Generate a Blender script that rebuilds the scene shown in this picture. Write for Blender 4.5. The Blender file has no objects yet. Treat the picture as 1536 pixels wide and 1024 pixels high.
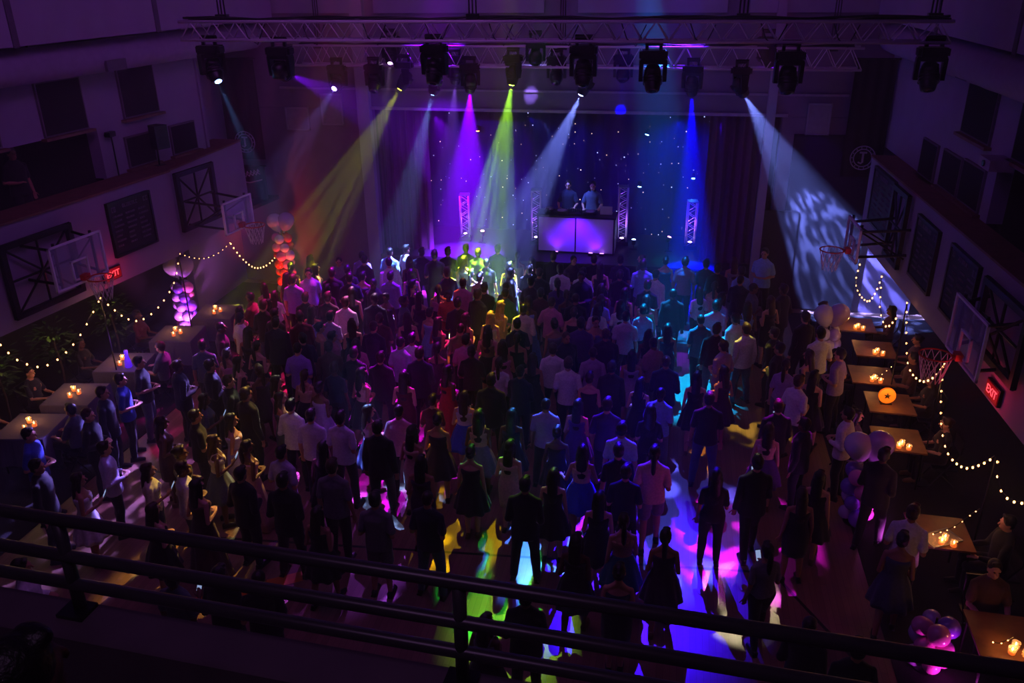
import bpy, bmesh, math, random
from mathutils import Vector, Matrix, noise as mnoise
random.seed(7)
C = bpy.context.scene.collection
PI = math.pi

# ------------------------------------------------------------------ materials
def lin(c):
    return tuple(((v / 12.92) if v <= .04045 else ((v + .055) / 1.055) ** 2.4) for v in c)

_M = {}
def mat(name, col, rough=.6, metal=0., var=.12, scale=8., bump=0., emis=None, es=0., trans=0., alpha=1., sheen=0., coat=0.):
    """procedural principled material: noise varies the colour a little, optional bump"""
    if name in _M: return _M[name]
    m = bpy.data.materials.new(name); m.use_nodes = True; _M[name] = m
    nt = m.node_tree; b = nt.nodes['Principled BSDF']
    c = lin(col)
    tc = nt.nodes.new('ShaderNodeTexCoord'); nz = nt.nodes.new('ShaderNodeTexNoise'); nz.inputs['Scale'].default_value = scale; nz.inputs['Detail'].default_value = 3
    nt.links.new(tc.outputs['Object'], nz.inputs['Vector'])
    rp = nt.nodes.new('ShaderNodeValToRGB')
    rp.color_ramp.elements[0].position = .3; rp.color_ramp.elements[1].position = .7
    rp.color_ramp.elements[0].color = (*[v * (1 - var) for v in c], 1); rp.color_ramp.elements[1].color = (*[min(1, v * (1 + var)) for v in c], 1)
    nt.links.new(nz.outputs['Fac'], rp.inputs['Fac']); nt.links.new(rp.outputs['Color'], b.inputs['Base Color'])
    b.inputs['Roughness'].default_value = rough; b.inputs['Metallic'].default_value = metal
    b.inputs['Transmission Weight'].default_value = trans; b.inputs['Alpha'].default_value = alpha
    if sheen: b.inputs['Sheen Weight'].default_value = sheen
    if coat: b.inputs['Coat Weight'].default_value = coat
    if emis:
        b.inputs['Emission Color'].default_value = (*lin(emis), 1); b.inputs['Emission Strength'].default_value = es
    if bump:
        bp = nt.nodes.new('ShaderNodeBump'); bp.inputs['Strength'].default_value = bump; bp.inputs['Distance'].default_value = .02
        nt.links.new(nz.outputs['Fac'], bp.inputs['Height']); nt.links.new(bp.outputs['Normal'], b.inputs['Normal'])
    return m

FAB = dict(black=(.055, .05, .06), navy=(.08, .09, .2), plum=(.24, .08, .24), slate=(.3, .33, .4), wine=(.35, .06, .14), purple=(.33, .16, .5),
           brown=(.3, .17, .13), white=(.9, .89, .9), lavender=(.78, .72, .86), lilac=(.66, .56, .74), pink=(.85, .5, .66), blush=(.86, .66, .6),
           skyblue=(.55, .7, .9), grey=(.48, .47, .5), violet=(.6, .42, .82), mauve=(.6, .4, .48), mint=(.75, .9, .84), teal=(.1, .42, .46),
           blue=(.14, .26, .72), denim=(.25, .33, .48), tan=(.76, .58, .44), cream=(.9, .86, .74), pinkred=(.8, .2, .3), red=(.78, .1, .16),
           orange=(.9, .32, .12), green=(.25, .6, .3), olive=(.5, .5, .25))
def fab(n): return mat('fabric_' + n, FAB[n], rough=.85, var=.15, scale=30, bump=.15, sheen=.15)
SKIN = [mat('skin_light', (.85, .62, .52), .55, var=.06, scale=12), mat('skin_tan', (.72, .5, .39), .55, var=.06, scale=12), mat('skin_deep', (.42, .27, .2), .55, var=.06, scale=12)]
HAIRM = [mat('hair_black', (.05, .04, .04), .45, var=.3, scale=40, bump=.4), mat('hair_dark_brown', (.13, .08, .055), .45, var=.3, scale=40, bump=.4), mat('hair_brown', (.24, .15, .09), .45, var=.3, scale=40, bump=.4)]
BLOND = mat('hair_blonde', (.72, .55, .3), .45, var=.3, scale=40, bump=.4)
M_blackmetal = mat('black_metal', (.012, .012, .016), .4, .2)
M_alu = mat('aluminium_tube', (.72, .72, .75), .35, .85, var=.05)
M_darkalu = mat('dim_aluminium_tube', (.82, .79, .86), .5, .25, var=.05)
M_wall = mat('painted_block_wall', (.56, .52, .62), .85, var=.06, scale=2, bump=.05)
M_trimwood = mat('ledge_wood', (.45, .32, .24), .6, var=.2, scale=5)
M_dark = mat('dark_panel', (.008, .01, .03), .95)
M_duct = mat('duct_fabric', (.55, .5, .62), .7, var=.08, scale=6, bump=.1)
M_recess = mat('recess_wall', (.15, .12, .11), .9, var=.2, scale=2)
M_drape = mat('stage_drape', (.3, .08, .28), .9, var=.15, scale=10, sheen=.3)
M_darkdrape = mat('dark_drape', (.06, .03, .09), .9, var=.15, scale=10)
M_stagefloor = mat('stage_floor', (.13, .12, .15), .45, var=.2, scale=6)
M_balcony = mat('balcony_ledge', (.42, .34, .4), .6, var=.12, scale=4)
M_glass = mat('backboard_glass', (.75, .78, .9), .12, alpha=.28, var=.03)
M_paint = mat('white_paint', (.92, .92, .95), .5, var=.03)
M_rim = mat('orange_rim', (.8, .2, .08), .4, .2)
M_net = mat('white_net', (.85, .82, .85), .8)
M_wood = mat('table_wood', (.5, .33, .2), .5, var=.25, scale=6)
M_cloth = mat('tablecloth', (.38, .35, .46), .85, var=.06, scale=20, bump=.1)
M_shoe = mat('black_leather', (.03, .03, .035), .35)
M_shoe2 = mat('tan_leather', (.4, .26, .18), .4)
M_screen = mat('phone_screen', (.6, .7, .9), .3, emis=(.7, .8, 1.), es=.55)
M_plant = mat('plant_leaf', (.16, .26, .09), .6, var=.3, scale=8)
M_bark = mat('plant_stem', (.2, .14, .1), .8)

def emat(name, col, s):
    if name in _M: return _M[name]
    m = bpy.data.materials.new(name); m.use_nodes = True; _M[name] = m
    nt = m.node_tree; nt.nodes.remove(nt.nodes['Principled BSDF'])
    e = nt.nodes.new('ShaderNodeEmission'); e.inputs['Color'].default_value = (*col, 1); e.inputs['Strength'].default_value = s
    nt.links.new(e.outputs[0], nt.nodes['Material Output'].inputs['Surface'])
    return m

# wood court floor: boards along the hall, satin varnish
def floor_mat():
    m = bpy.data.materials.new('court_wood'); m.use_nodes = True; nt = m.node_tree; b = nt.nodes['Principled BSDF']
    tc = nt.nodes.new('ShaderNodeTexCoord'); mp = nt.nodes.new('ShaderNodeMapping'); mp.inputs['Rotation'].default_value = (0, 0, PI / 2)
    br = nt.nodes.new('ShaderNodeTexBrick'); br.inputs['Scale'].default_value = 1.; br.inputs['Brick Width'].default_value = 1.6; br.inputs['Row Height'].default_value = .085
    br.inputs['Mortar Size'].default_value = .0016; br.inputs['Color1'].default_value = (*lin((.56, .42, .34)), 1); br.inputs['Color2'].default_value = (*lin((.48, .35, .28)), 1)
    br.inputs['Mortar'].default_value = (*lin((.25, .14, .09)), 1)
    nt.links.new(tc.outputs['Object'], mp.inputs[0]); nt.links.new(mp.outputs[0], br.inputs['Vector']); nt.links.new(br.outputs['Color'], b.inputs['Base Color'])
    nz = nt.nodes.new('ShaderNodeTexNoise'); nz.inputs['Scale'].default_value = 1.5; nt.links.new(tc.outputs['Object'], nz.inputs['Vector'])
    mr = nt.nodes.new('ShaderNodeMapRange'); mr.inputs['To Min'].default_value = .3; mr.inputs['To Max'].default_value = .42
    nt.links.new(nz.outputs['Fac'], mr.inputs['Value']); nt.links.new(mr.outputs[0], b.inputs['Roughness'])
    return m

# dark cloth sprinkled with small LEDs
def star_mat():
    m = bpy.data.materials.new('star_cloth'); m.use_nodes = True; nt = m.node_tree; b = nt.nodes['Principled BSDF']
    b.inputs['Base Color'].default_value = (*lin((.12, .12, .26)), 1); b.inputs['Roughness'].default_value = .9
    tc = nt.nodes.new('ShaderNodeTexCoord'); mp = nt.nodes.new('ShaderNodeMapping'); mp.inputs['Scale'].default_value = (1, 0, 1)
    vo = nt.nodes.new('ShaderNodeTexVoronoi'); vo.inputs['Scale'].default_value = 6.6
    nt.links.new(tc.outputs['Object'], mp.inputs[0]); nt.links.new(mp.outputs[0], vo.inputs['Vector'])
    lt = nt.nodes.new('ShaderNodeMath'); lt.operation = 'LESS_THAN'; lt.inputs[1].default_value = .1
    nt.links.new(vo.outputs['Distance'], lt.inputs[0])
    sp = nt.nodes.new('ShaderNodeSeparateColor'); nt.links.new(vo.outputs['Color'], sp.inputs[0])
    gt = nt.nodes.new('ShaderNodeMath'); gt.operation = 'POWER'; gt.inputs[1].default_value = 2.2; nt.links.new(sp.outputs[0], gt.inputs[0])
    mu = nt.nodes.new('ShaderNodeMath'); mu.operation = 'MULTIPLY'; nt.links.new(lt.outputs[0], mu.inputs[0]); nt.links.new(gt.outputs[0], mu.inputs[1])
    m2 = nt.nodes.new('ShaderNodeMath'); m2.operation = 'MULTIPLY'; m2.inputs[1].default_value = 3.; nt.links.new(mu.outputs[0], m2.inputs[0])
    rp = nt.nodes.new('ShaderNodeValToRGB'); rp.color_ramp.elements[0].color = (.45, .5, 1, 1); rp.color_ramp.elements[1].color = (1, .62, .4, 1); nt.links.new(sp.outputs[1], rp.inputs[0])
    nt.links.new(rp.outputs[0], b.inputs['Emission Color']); nt.links.new(m2.outputs[0], b.inputs['Emission Strength'])
    return m

# ------------------------------------------------------------------ mesh builder
class MB:
    def __init__(s): s.v = []; s.f = []; s.m = []; s.cur = 0
    def add(s, vs, fs):
        b = len(s.v); s.v += [tuple(v) for v in vs]; s.f += [tuple(b + i for i in f) for f in fs]; s.m += [s.cur] * len(fs); return s
    def box(s, c, d, rot=None):
        x, y, z = [t / 2 for t in d]
        vs = [Vector((sx * x, sy * y, sz * z)) for sz in (-1, 1) for sy in (-1, 1) for sx in (-1, 1)]
        if rot is not None: vs = [rot @ v for v in vs]
        c = Vector(c)
        return s.add([c + v for v in vs], [(0, 2, 3, 1), (4, 5, 7, 6), (0, 1, 5, 4), (2, 6, 7, 3), (0, 4, 6, 2), (1, 3, 7, 5)])
    def hexa(s, b, t):           # bottom 4, top 4 (both counter-clockwise seen from above)
        return s.add(list(b) + list(t), [(3, 2, 1, 0), (4, 5, 6, 7), (0, 1, 5, 4), (1, 2, 6, 5), (2, 3, 7, 6), (3, 0, 4, 7)])
    def loft(s, rings, cap=True):
        n = len(rings[0]); vs = [v for r in rings for v in r]; fs = []
        for i in range(len(rings) - 1):
            for j in range(n):
                a = i * n + j; b = i * n + (j + 1) % n; fs.append((a, b, b + n, a + n))
        if cap: fs.append(tuple(range(n - 1, -1, -1))); fs.append(tuple(range((len(rings) - 1) * n, len(rings) * n)))
        return s.add(vs, fs)
    def erings(s, rr, n=20, cap=True):   # rings (cx,cy,cz,rx,ry)
        return s.loft([[(cx + rx * math.cos(2 * PI * j / n), cy + ry * math.sin(2 * PI * j / n), cz) for j in range(n)] for cx, cy, cz, rx, ry in rr], cap)
    def tube(s, pts, r, n=8, cap=True, closed=False):
        pts = [Vector(p) for p in pts]; k = len(pts)
        if not isinstance(r, (list, tuple)): r = [r] * k
        rings = []; up = None
        for i, p in enumerate(pts):
            if closed: d = pts[(i + 1) % k] - pts[i - 1]
            else: d = pts[min(i + 1, k - 1)] - pts[max(i - 1, 0)]
            d.normalize()
            if up is None: up = d.orthogonal().normalized()
            u = (up - d * up.dot(d)); u = u.normalized() if u.length > 1e-6 else d.orthogonal().normalized(); up = u
            w = d.cross(u)
            rings.append([p + u * (r[i] * math.cos(2 * PI * j / n)) + w * (r[i] * math.sin(2 * PI * j / n)) for j in range(n)])
        if closed: rings.append(rings[0]); return s.loft(rings, False)
        return s.loft(rings, cap)
    def ell(s, c, r, n=14, m=9, rot=None):
        c = Vector(c); vs = []; fs = []
        for i in range(1, m):
            t = PI * i / m
            for j in range(n):
                a = 2 * PI * j / n; v = Vector((r[0] * math.sin(t) * math.cos(a), r[1] * math.sin(t) * math.sin(a), -r[2] * math.cos(t)))
                vs.append(c + (rot @ v if rot is not None else v))
        top = Vector((0, 0, r[2])); b = len(vs)
        vs += [c - (rot @ top if rot is not None else top), c + (rot @ top if rot is not None else top)]
        for i in range(m - 2):
            for j in range(n): a = i * n + j; d = i * n + (j + 1) % n; fs.append((a, d, d + n, a + n))
        for j in range(n): fs.append((b, (j + 1) % n, j)); fs.append((b + 1, (m - 2) * n + j, (m - 2) * n + (j + 1) % n))
        return s.add(vs, fs)
    def limb(s, pts, r, n=12):
        pts = [Vector(p) for p in pts]; s.tube(pts, r, n)
        for p, q in zip(pts, r): s.ell(p, (q, q, q), 12, 8)
        return s
    def disc(s, c, nrm, r, n=20, th=.005):
        c = Vector(c); d = Vector(nrm).normalized(); return s.tube([c, c + d * th], r, n)
    def mesh(s, name, smooth=False):
        me = bpy.data.meshes.new(name); me.from_pydata(s.v, [], s.f)
        if any(s.m):
            me.polygons.foreach_set('material_index', s.m)
        if smooth: me.polygons.foreach_set('use_smooth', [True] * len(me.polygons))
        me.update(); return me

def obj(name, mb, m, parent=None, smooth=False, loc=None):
    me = mb if isinstance(mb, bpy.types.Mesh) else mb.mesh(name, smooth)
    for k in (m if isinstance(m, (list, tuple)) else [m]):
        if k is not None: me.materials.append(k)
    o = bpy.data.objects.new(name, me); C.objects.link(o)
    if parent is not None: o.parent = parent
    if loc is not None: o.location = loc
    return o
def inst(name, me, m=None, parent=None, loc=None, rot=None, scale=None):
    o = bpy.data.objects.new(name, me); C.objects.link(o)
    if m is not None:
        if not me.materials: me.materials.append(m)
        o.material_slots[0].link = 'OBJECT'; o.material_slots[0].material = m
    if parent is not None: o.parent = parent
    if loc is not None: o.location = loc
    if rot is not None: o.rotation_euler = rot
    if scale is not None: o.scale = (scale,) * 3
    return o
def tag(o, label, cat, group=None, kind=None):
    o['label'] = label; o['category'] = cat
    if group: o['group'] = group
    if kind: o['kind'] = kind
    return o
def thing(name, label, cat, loc=(0, 0, 0), rz=0, group=None):
    o = bpy.data.objects.new(name, None); C.objects.link(o); o.location = loc; o.rotation_euler = (0, 0, rz); o.empty_display_size = .1
    return tag(o, label, cat, group)
def struct(name, mb, m, label, parent=None):
    o = obj(name, mb, m, parent)
    if parent is None: o['kind'] = 'structure'; o['label'] = label; o['category'] = name.split('_')[0]
    return o

# side walls: y along the hall, off = metres behind (+) or in front (-) of the ledge face
def WP(side, y, z, off=0.):
    x = (-11.22 + (y - 11.99) * .16152 - off * 1.013) if side == 'L' else (4.8 - (y - 11.49) * .04487 + off)
    return Vector((x, y, z))
def wbox(mb, side, y0, y1, z0, z1, o0, o1):
    q = [WP(side, y0, 0, o0), WP(side, y1, 0, o0), WP(side, y1, 0, o1), WP(side, y0, 0, o1)]
    if side == 'R': q = q[::-1]
    q = q[::-1] if ((q[1] - q[0]).cross(q[2] - q[1])).z < 0 else q
    return mb.hexa([v + Vector((0, 0, z0)) for v in q], [v + Vector((0, 0, z1)) for v in q])

# ------------------------------------------------------------------ setting
fl = MB(); fl.box((-3, 10.5, -.1), (26, 27, .2)); struct('floor', fl, floor_mat(), 'varnished wooden gym floor under the dance crowd')
mk = MB()
def strip(x0, y0, x1, y1, w, z=.002):
    d = Vector((x1 - x0, y1 - y0, 0)).normalized(); n = Vector((-d.y, d.x, 0)) * w / 2
    a, b = Vector((x0, y0, z)), Vector((x1, y1, z)); mk.add([a - n, b - n, b + n, a + n], [(0, 1, 2, 3)])
strip(-9.2, 9.8, 1.9, 10.55, .05); strip(1.9, 10.55, 3.2, 8.2, .05); strip(-9.0, 11.6, -6.2, 11.3, .05)
strip(-8.0, 20.5, 2.9, 20.5, .05)
o = obj('floor_marking', mk, mat('black_court_paint', (.02, .02, .02), .4)); o['kind'] = 'structure'; o['label'] = 'thin black court lines painted on the wooden floor'; o['category'] = 'floor'
mk = MB(); strip(-6.6, 8.3, -4.6, 9.55, .22, .003); strip(-8.2, 7.4, -6.9, 8.1, .22, .003)
o = obj('floor_marking', mk, mat('gold_court_paint', (.85, .5, .08), .4)); o['kind'] = 'structure'; o['label'] = 'wide gold court band painted on the wooden floor'; o['category'] = 'floor'
cp = MB(); cp.hexa([(3.27, -3, 0), (8, -3, 0), (8, 21, 0), (3.2, 21, 0)], [(3.27, -3, .012), (8, -3, .012), (8, 21, .012), (3.2, 21, .012)])
struct('floor_carpet', cp, mat('black_carpet', (.035, .032, .035), .95, var=.3, scale=60, bump=.3), 'black carpet under the candle tables on the string-light side')
cp = MB(); cp.hexa([(-15, -3, 0), (-10.1, -3, 0), (-9.4, 21, 0), (-15, 21, 0)], [(-15, -3, .012), (-10.1, -3, .012), (-9.4, 21, .012), (-15, 21, .012)])
struct('floor_carpet', cp, _M['black_carpet'], 'black carpet under the cloth tables on the scoreboard side')

for side, nm in (('L', 'left'), ('R', 'right')):
    off = .7 if side == 'L' else .5
    y9 = 16.45 if side == 'L' else 19.9
    m = MB(); wbox(m, side, -3, y9, 2.4, 4.24, 0, off)
    if side == 'L': m.box((-10.93, 18.15, 3.32), (.74, 3.4, 1.84))
    struct('wall_%s_ledge' % nm, m, M_wall, 'pale lower wall band and walkway edge on the %s side' % ('scoreboard' if side == 'L' else 'round seal banner'))
    m = MB(); wbox(m, side, -3, y9, 4.24, 4.28, -.03, off)
    if side == 'L': m.box((-10.92, 18.15, 4.26), (.78, 3.4, .04))
    struct('trim_1' if side == 'L' else 'trim_2', m, M_trimwood, 'brown cap strip along the walkway edge')
    ye = 15.55 if side == 'L' else 14.6            # opening to the gallery nearer than this
    m = MB(); wbox(m, side, ye, 18.7 if side == 'L' else 21.6, 4.28, 11, off, off + .25)
    if side == 'L': m.box((-11.8, 20.0, 5.5), (.2, 2.8, 11)); m.box((-11.3, 18.75, 7.6), (1.0, .1, 6.6))
    wbox(m, side, -3, ye, 5.31, 11, off, off + .25)
    struct('wall_%s' % nm, m, M_wall, 'pale painted upper wall with dark square panels')
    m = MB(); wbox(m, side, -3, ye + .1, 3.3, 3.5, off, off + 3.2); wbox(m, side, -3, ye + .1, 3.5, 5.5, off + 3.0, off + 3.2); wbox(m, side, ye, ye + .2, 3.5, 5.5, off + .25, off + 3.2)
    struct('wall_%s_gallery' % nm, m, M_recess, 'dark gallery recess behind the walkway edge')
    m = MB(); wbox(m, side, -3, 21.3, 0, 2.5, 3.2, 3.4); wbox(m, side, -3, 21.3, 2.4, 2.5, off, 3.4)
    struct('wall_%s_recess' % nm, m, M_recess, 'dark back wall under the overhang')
    m = MB(); wbox(m, side, -3, 20.6, 7.06, 11, -.15, off); struct('wall_%s_soffit' % nm, m, M_wall, 'pale boxed soffit above the round duct')
    for yy in (13.2, 16.6):
        m = MB(); wbox(m, side, yy, yy + .12, 7.03, 11, -.17, -.149); struct('trim_%d' % (3 + (side == 'R') + int(yy)), m, mat('grey_seam', (.3, .27, .33), .8), 'dark vertical seam of the soffit panels')
    # round duct
    d = thing('air_duct', 'fat round air duct running above the %s' % ('scoreboard wall' if side == 'L' else 'round seal banner wall'), 'duct')
    m = MB(); m.tube([WP(side, y, 6.68, .36 if side == 'L' else .2) for y in [t * .45 - 2 for t in range(0, 51)]], [.3 + (.008 if t % 2 else 0) for t in range(51)], 24); obj('pipe', m, M_duct, d, True)
    m = MB(); wbox(m, side, 15.35, 15.85, 6.42, 6.62, .02, .08); obj('vent_grille', m, mat('grey_grille', (.35, .33, .38), .6), d)
    m = MB()
    for y in (2, 6, 10, 14, 18): m.tube([WP(side, y, 6.95, .36 if side == 'L' else .2), WP(side, y, 7.06, .36 if side == 'L' else .2)], .02, 6)
    obj('hanger', m, M_blackmetal, d)

wn = 0
def wall_window(side, y0, y1, z0, z1, off, q):
    global wn; wn += 1
    t = thing('window_%d' % wn, '%s window with dark blackout panel on the %s wall, %s from the balcony' % ('large upper' if z1 > 6 else 'small lower', 'gallery' if side == 'L' else 'seal banner', q), 'window'); t['kind'] = 'structure'
    m = MB(); wbox(m, side, y0, y1, z0, z1, off - .05, off - .01); obj('pane', m, M_dark, t)
    m = MB(); w = .03
    for a in ((y0 - w, y0, z0 - w, z1 + w), (y1, y1 + w, z0 - w, z1 + w), (y0, y1, z0 - w, z0), (y0, y1, z1, z1 + w)): wbox(m, side, *a, off - .045, off)
    obj('frame', m, mat('window_frame_paint', (.4, .36, .4), .7), t)
    m = MB(); wbox(m, side, y0 - .1, y1 + .1, z0 - .09, z0 - .04, off - .12, off); obj('sill', m, M_trimwood, t)
for a in ((12.3, 13.3, 5.37, 6.31), (14.3, 15.3, 5.37, 6.31), (16.33, 17.31, 5.39, 6.33), (16.22, 16.97, 4.38, 4.97), (17.57, 18.34, 4.38, 4.97)): wall_window('L', *a, .7, {12.3: 'first', 14.3: 'second', 16.33: 'third', 16.22: 'first', 17.57: 'second'}[a[0]])
for a in ((15.1, 16.36, 5.47, 6.5), (12.9, 14.1, 5.47, 6.5), (17.35, 18.2, 4.32, 4.97), (16.05, 16.97, 4.37, 5.0), (14.98, 15.9, 4.38, 5.04)): wall_window('R', *a, .5, {15.1: 'second', 12.9: 'first', 17.35: 'third', 16.05: 'second', 14.98: 'first'}[a[0]])

# proscenium wall and ceiling
m = MB(); m.box((-3, 21.45, 8.0), (20, .3, 6.3)); m.box((-9.9, 21.45, 2.42), (4.6, .3, 4.84)); m.box((4.4, 21.45, 2.42), (3.6, .3, 4.84))
struct('wall_stage', m, mat('proscenium_paint', (.42, .35, .45), .8, var=.08, scale=3), 'purple lit stage wall above and beside the opening')
m = MB(); m.box((-2.5, 21.25, 4.88), (10.4, .08, .07)); m.box((-3, 21.26, 5.35), (14, .06, .05)); m.box((-3, 21.26, 5.9), (14, .06, .05)); m.box((-3, 21.26, 6.45), (14, .06, .05))
struct('trim_30', m, mat('proscenium_trim', (.55, .48, .58), .6), 'thin horizontal mouldings across the stage wall')
m = MB(); m.box((-7.73, 21.2, 4.2), (.32, .22, 8.4)); m.box((2.3, 21.2, 4.2), (.2, .2, 8.4)); struct('wall_column', m, M_wall, 'pale pilaster beside the stage opening')
for k, (x, w) in enumerate(((-9.3, 3.2), (-5.2, 4.2), (-.6, 3.4), (3.2, 3.2))):
    m = MB(); m.box((x, 21.24, 8.6), (w, .1, 2.9)); struct('wall_panel', m, M_wall, 'large pale upper panel high above the stage')
m = MB(); m.box((-3, 10, 11.1), (26, 28, .2)); struct('ceiling', m, mat('ceiling_paint', (.2, .18, .22), .9), 'dark hall ceiling')
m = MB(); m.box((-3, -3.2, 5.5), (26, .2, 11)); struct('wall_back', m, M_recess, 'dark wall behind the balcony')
# side panels (pale shutters) near the stage corners
for nm, x0, x1, z0, z1 in (('a', 3.15, 3.65, 4.45, 5.15), ('b', -9.9, -9.3, 4.3, 4.85), ('c', -8.9, -8.35, 4.45, 5.2)):
    t = thing('wall_shutter', {'a': 'pale louvred shutter on the stage wall beside the round seal banner', 'b': 'small pale louvred shutter low on the stage wall by the script banner', 'c': 'taller pale louvred shutter on the stage wall by the pilaster'}[nm], 'shutter')
    m = MB(); m.box(((x0 + x1) / 2, 21.27, (z0 + z1) / 2), (x1 - x0, .05, z1 - z0)); obj('slats', m, mat('shutter_paint', (.5, .45, .54), .7), t)
    m = MB()
    for a in ((x0, z0, x1, z0), (x0, z1, x1, z1), (x0, z0, x0, z1), (x1, z0, x1, z1)): m.box(((a[0] + a[2]) / 2, 21.25, (a[1] + a[3]) / 2), (abs(a[2] - a[0]) + .04, .06, abs(a[3] - a[1]) + .04))
    obj('frame', m, M_wall, t)
m = MB(); m.box((3.85, 21.25, 2.25), (1.9, .06, 4.4)); struct('wall_corner_panel', m, mat('beam_dimming_panel', (.07, .06, .085), 1., var=.1, scale=6), 'dark panel added on the stage corner wall to dim the fan landing')  # added dark sheet, keeps the ice blue fan's landing on the wall dim
m = MB(); m.box((2.75, 21.22, 1.3), (.95, .1, 2.6)); o = obj('door_1', m, mat('dark_door', (.05, .05, .07), .6)); o['kind'] = 'structure'; o['label'] = 'dark side door at the stage corner'; o['category'] = 'door'

# stage
m = MB(); m.box((-2.5, 22.75, .97), (10.4, 3.2, .06)); struct('floor_stage', m, M_stagefloor, 'dark raised stage floor')
m = MB(); m.box((-2.5, 21.19, .47), (10.4, .06, .94)); m.box((-2.5, 22.9, .2), (10.3, 2.9, .4)); struct('wall_stage_front', m, M_darkdrape, 'black skirt along the stage front')
m = MB(); m.box((-2.6, 24.5, 3.1), (11, .2, 6.2)); m.box((-7.9, 23, 3.1), (.2, 3, 6.2)); m.box((3.0, 23, 3.1), (.2, 3, 6.2)); struct('wall_stage_rear', m, M_darkdrape, 'black wall behind the star cloth')
def pleats(x0, x1, y, z0, z1, amp, wl, th=.03):
    n = int((x1 - x0) / wl * 10); mb = MB(); rows = 8
    f, g = [], []
    for k in range(n + 1):
        x = x0 + (x1 - x0) * k / n; yy = y + amp * math.sin(2 * PI * (x - x0) / wl) + amp * .4 * math.sin(2 * PI * (x - x0) / wl / 2.7 + 1)
        f.append((x, yy))
    vs = [(x, yy, z0) for x, yy in f] + [(x, yy, z1) for x, yy in f] + [(x, yy + th, z0) for x, yy in f] + [(x, yy + th, z1) for x, yy in f]
    N = n + 1; fs = []
    for k in range(n):
        fs += [(k, k + 1, N + k + 1, N + k), (2 * N + k + 1, 2 * N + k, 3 * N + k, 3 * N + k + 1)]
    return mb.add(vs, fs)
o = obj('star_cloth', pleats(-7.2, 2.5, 23.95, 1.0, 5.6, .035, .5), star_mat()); tag(o, 'dark blue cloth dotted with tiny lights behind the DJ booth', 'backdrop')
o = obj('stage_curtain', pleats(-7.6, -6.25, 21.75, 1.0, 5.2, .05, .22), M_drape, smooth=True); tag(o, 'purple pleated curtain drawn aside by the pilaster', 'curtain')
o = obj('stage_curtain', pleats(.95, 2.3, 21.75, 1.0, 5.2, .05, .22), M_drape, smooth=True); tag(o, 'maroon pleated curtain drawn aside by the dark side door', 'curtain')
o = obj('stage_curtain', pleats(-6.25, .95, 22.0, 4.75, 5.4, .03, .22), M_darkdrape, smooth=True); tag(o, 'dark short valance hanging across the top of the stage', 'curtain')

# ------------------------------------------------------------------ trusses
def box_truss(root, x0, x1, s, pitch, mt, r=.024, vertical=False):
    """square lattice truss along local x (or z); s = side"""
    def P(t, a, b): return (a, b, t) if vertical else (t, a, b)
    for a in (-s / 2, s / 2):
        for b in (-s / 2, s / 2):
            m = MB(); m.tube([P(x0, a, b), P(x1, a, b)], r, 8); obj('chord', m, mt, root, True)
    n = max(2, int(round((x1 - x0) / pitch))); m = MB()
    for k in range(n):
        t0, t1 = x0 + (x1 - x0) * k / n, x0 + (x1 - x0) * (k + 1) / n; tm = (t0 + t1) / 2; h = s / 2
        for sg in (-1, 1):
            m.tube([P(t0, sg * h, -h), P(tm, sg * h, h), P(t1, sg * h, -h)], r * .5, 6)
            m.tube([P(t0, -h, sg * h), P(tm, h, sg * h), P(t1, -h, sg * h)], r * .5, 6)
    obj('lattice', m, mt, root, True)
FZ, RZ = 7.24, 6.3
ft = thing('lighting_truss', 'front lighting truss carrying the large dark moving heads', 'truss', (-2.2, 14.5, FZ), math.radians(.5))
box_truss(ft, -6.25, 6.25, .3, .42, M_darkalu, .026)
rt = thing('lighting_truss', 'rear lighting truss nearest the stage wall with the lit moving heads', 'truss', (-2.5, 20, RZ), 0)
box_truss(rt, -6.35, 6.4, .44, .5, M_darkalu, .026)
for root, xs, y, z in ((ft, (-5.5, -1.1, 3.2, 6.0), 14.5, FZ), (rt, (-5.8, 0, 5.8), 20, RZ)):
    for x in xs:
        m = MB()
        for d in (-.06, .0, .06): m.tube([(x + d, 0, .15), (x + d * .4, 0, 3.75)], .014, 6)
        m.box((x, 0, .2), (.2, .12, .12)); obj('hoist_chain', m, M_blackmetal, root)
m = MB()
for k in range(5):
    xs = [-6.2 + 12.4 * t / 24 for t in range(25)]
    m.tube([(x, -.12 + .06 * k, .17 + .03 * math.sin(x * 2.1 + k) + .02 * (k % 2)) for x in xs], .018, 6)
for x in [-5.1 + k * 1.07 for k in range(10)]: m.tube([(x, -.1, .15), (x + .1, -.16, -.1), (x + .25, -.13, -.22), (x + .4, -.1, .1)], .01, 6)
obj('power_cable', m, M_blackmetal, ft, True)
m = MB()
for k in range(3): m.tube([(-6.2 + 12.4 * t / 24, -.2 + .07 * k, .26 + .03 * math.sin(t * 1.3 + k)) for t in range(25)], .018, 6)
obj('power_cable', m, M_blackmetal, rt, True)

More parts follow.
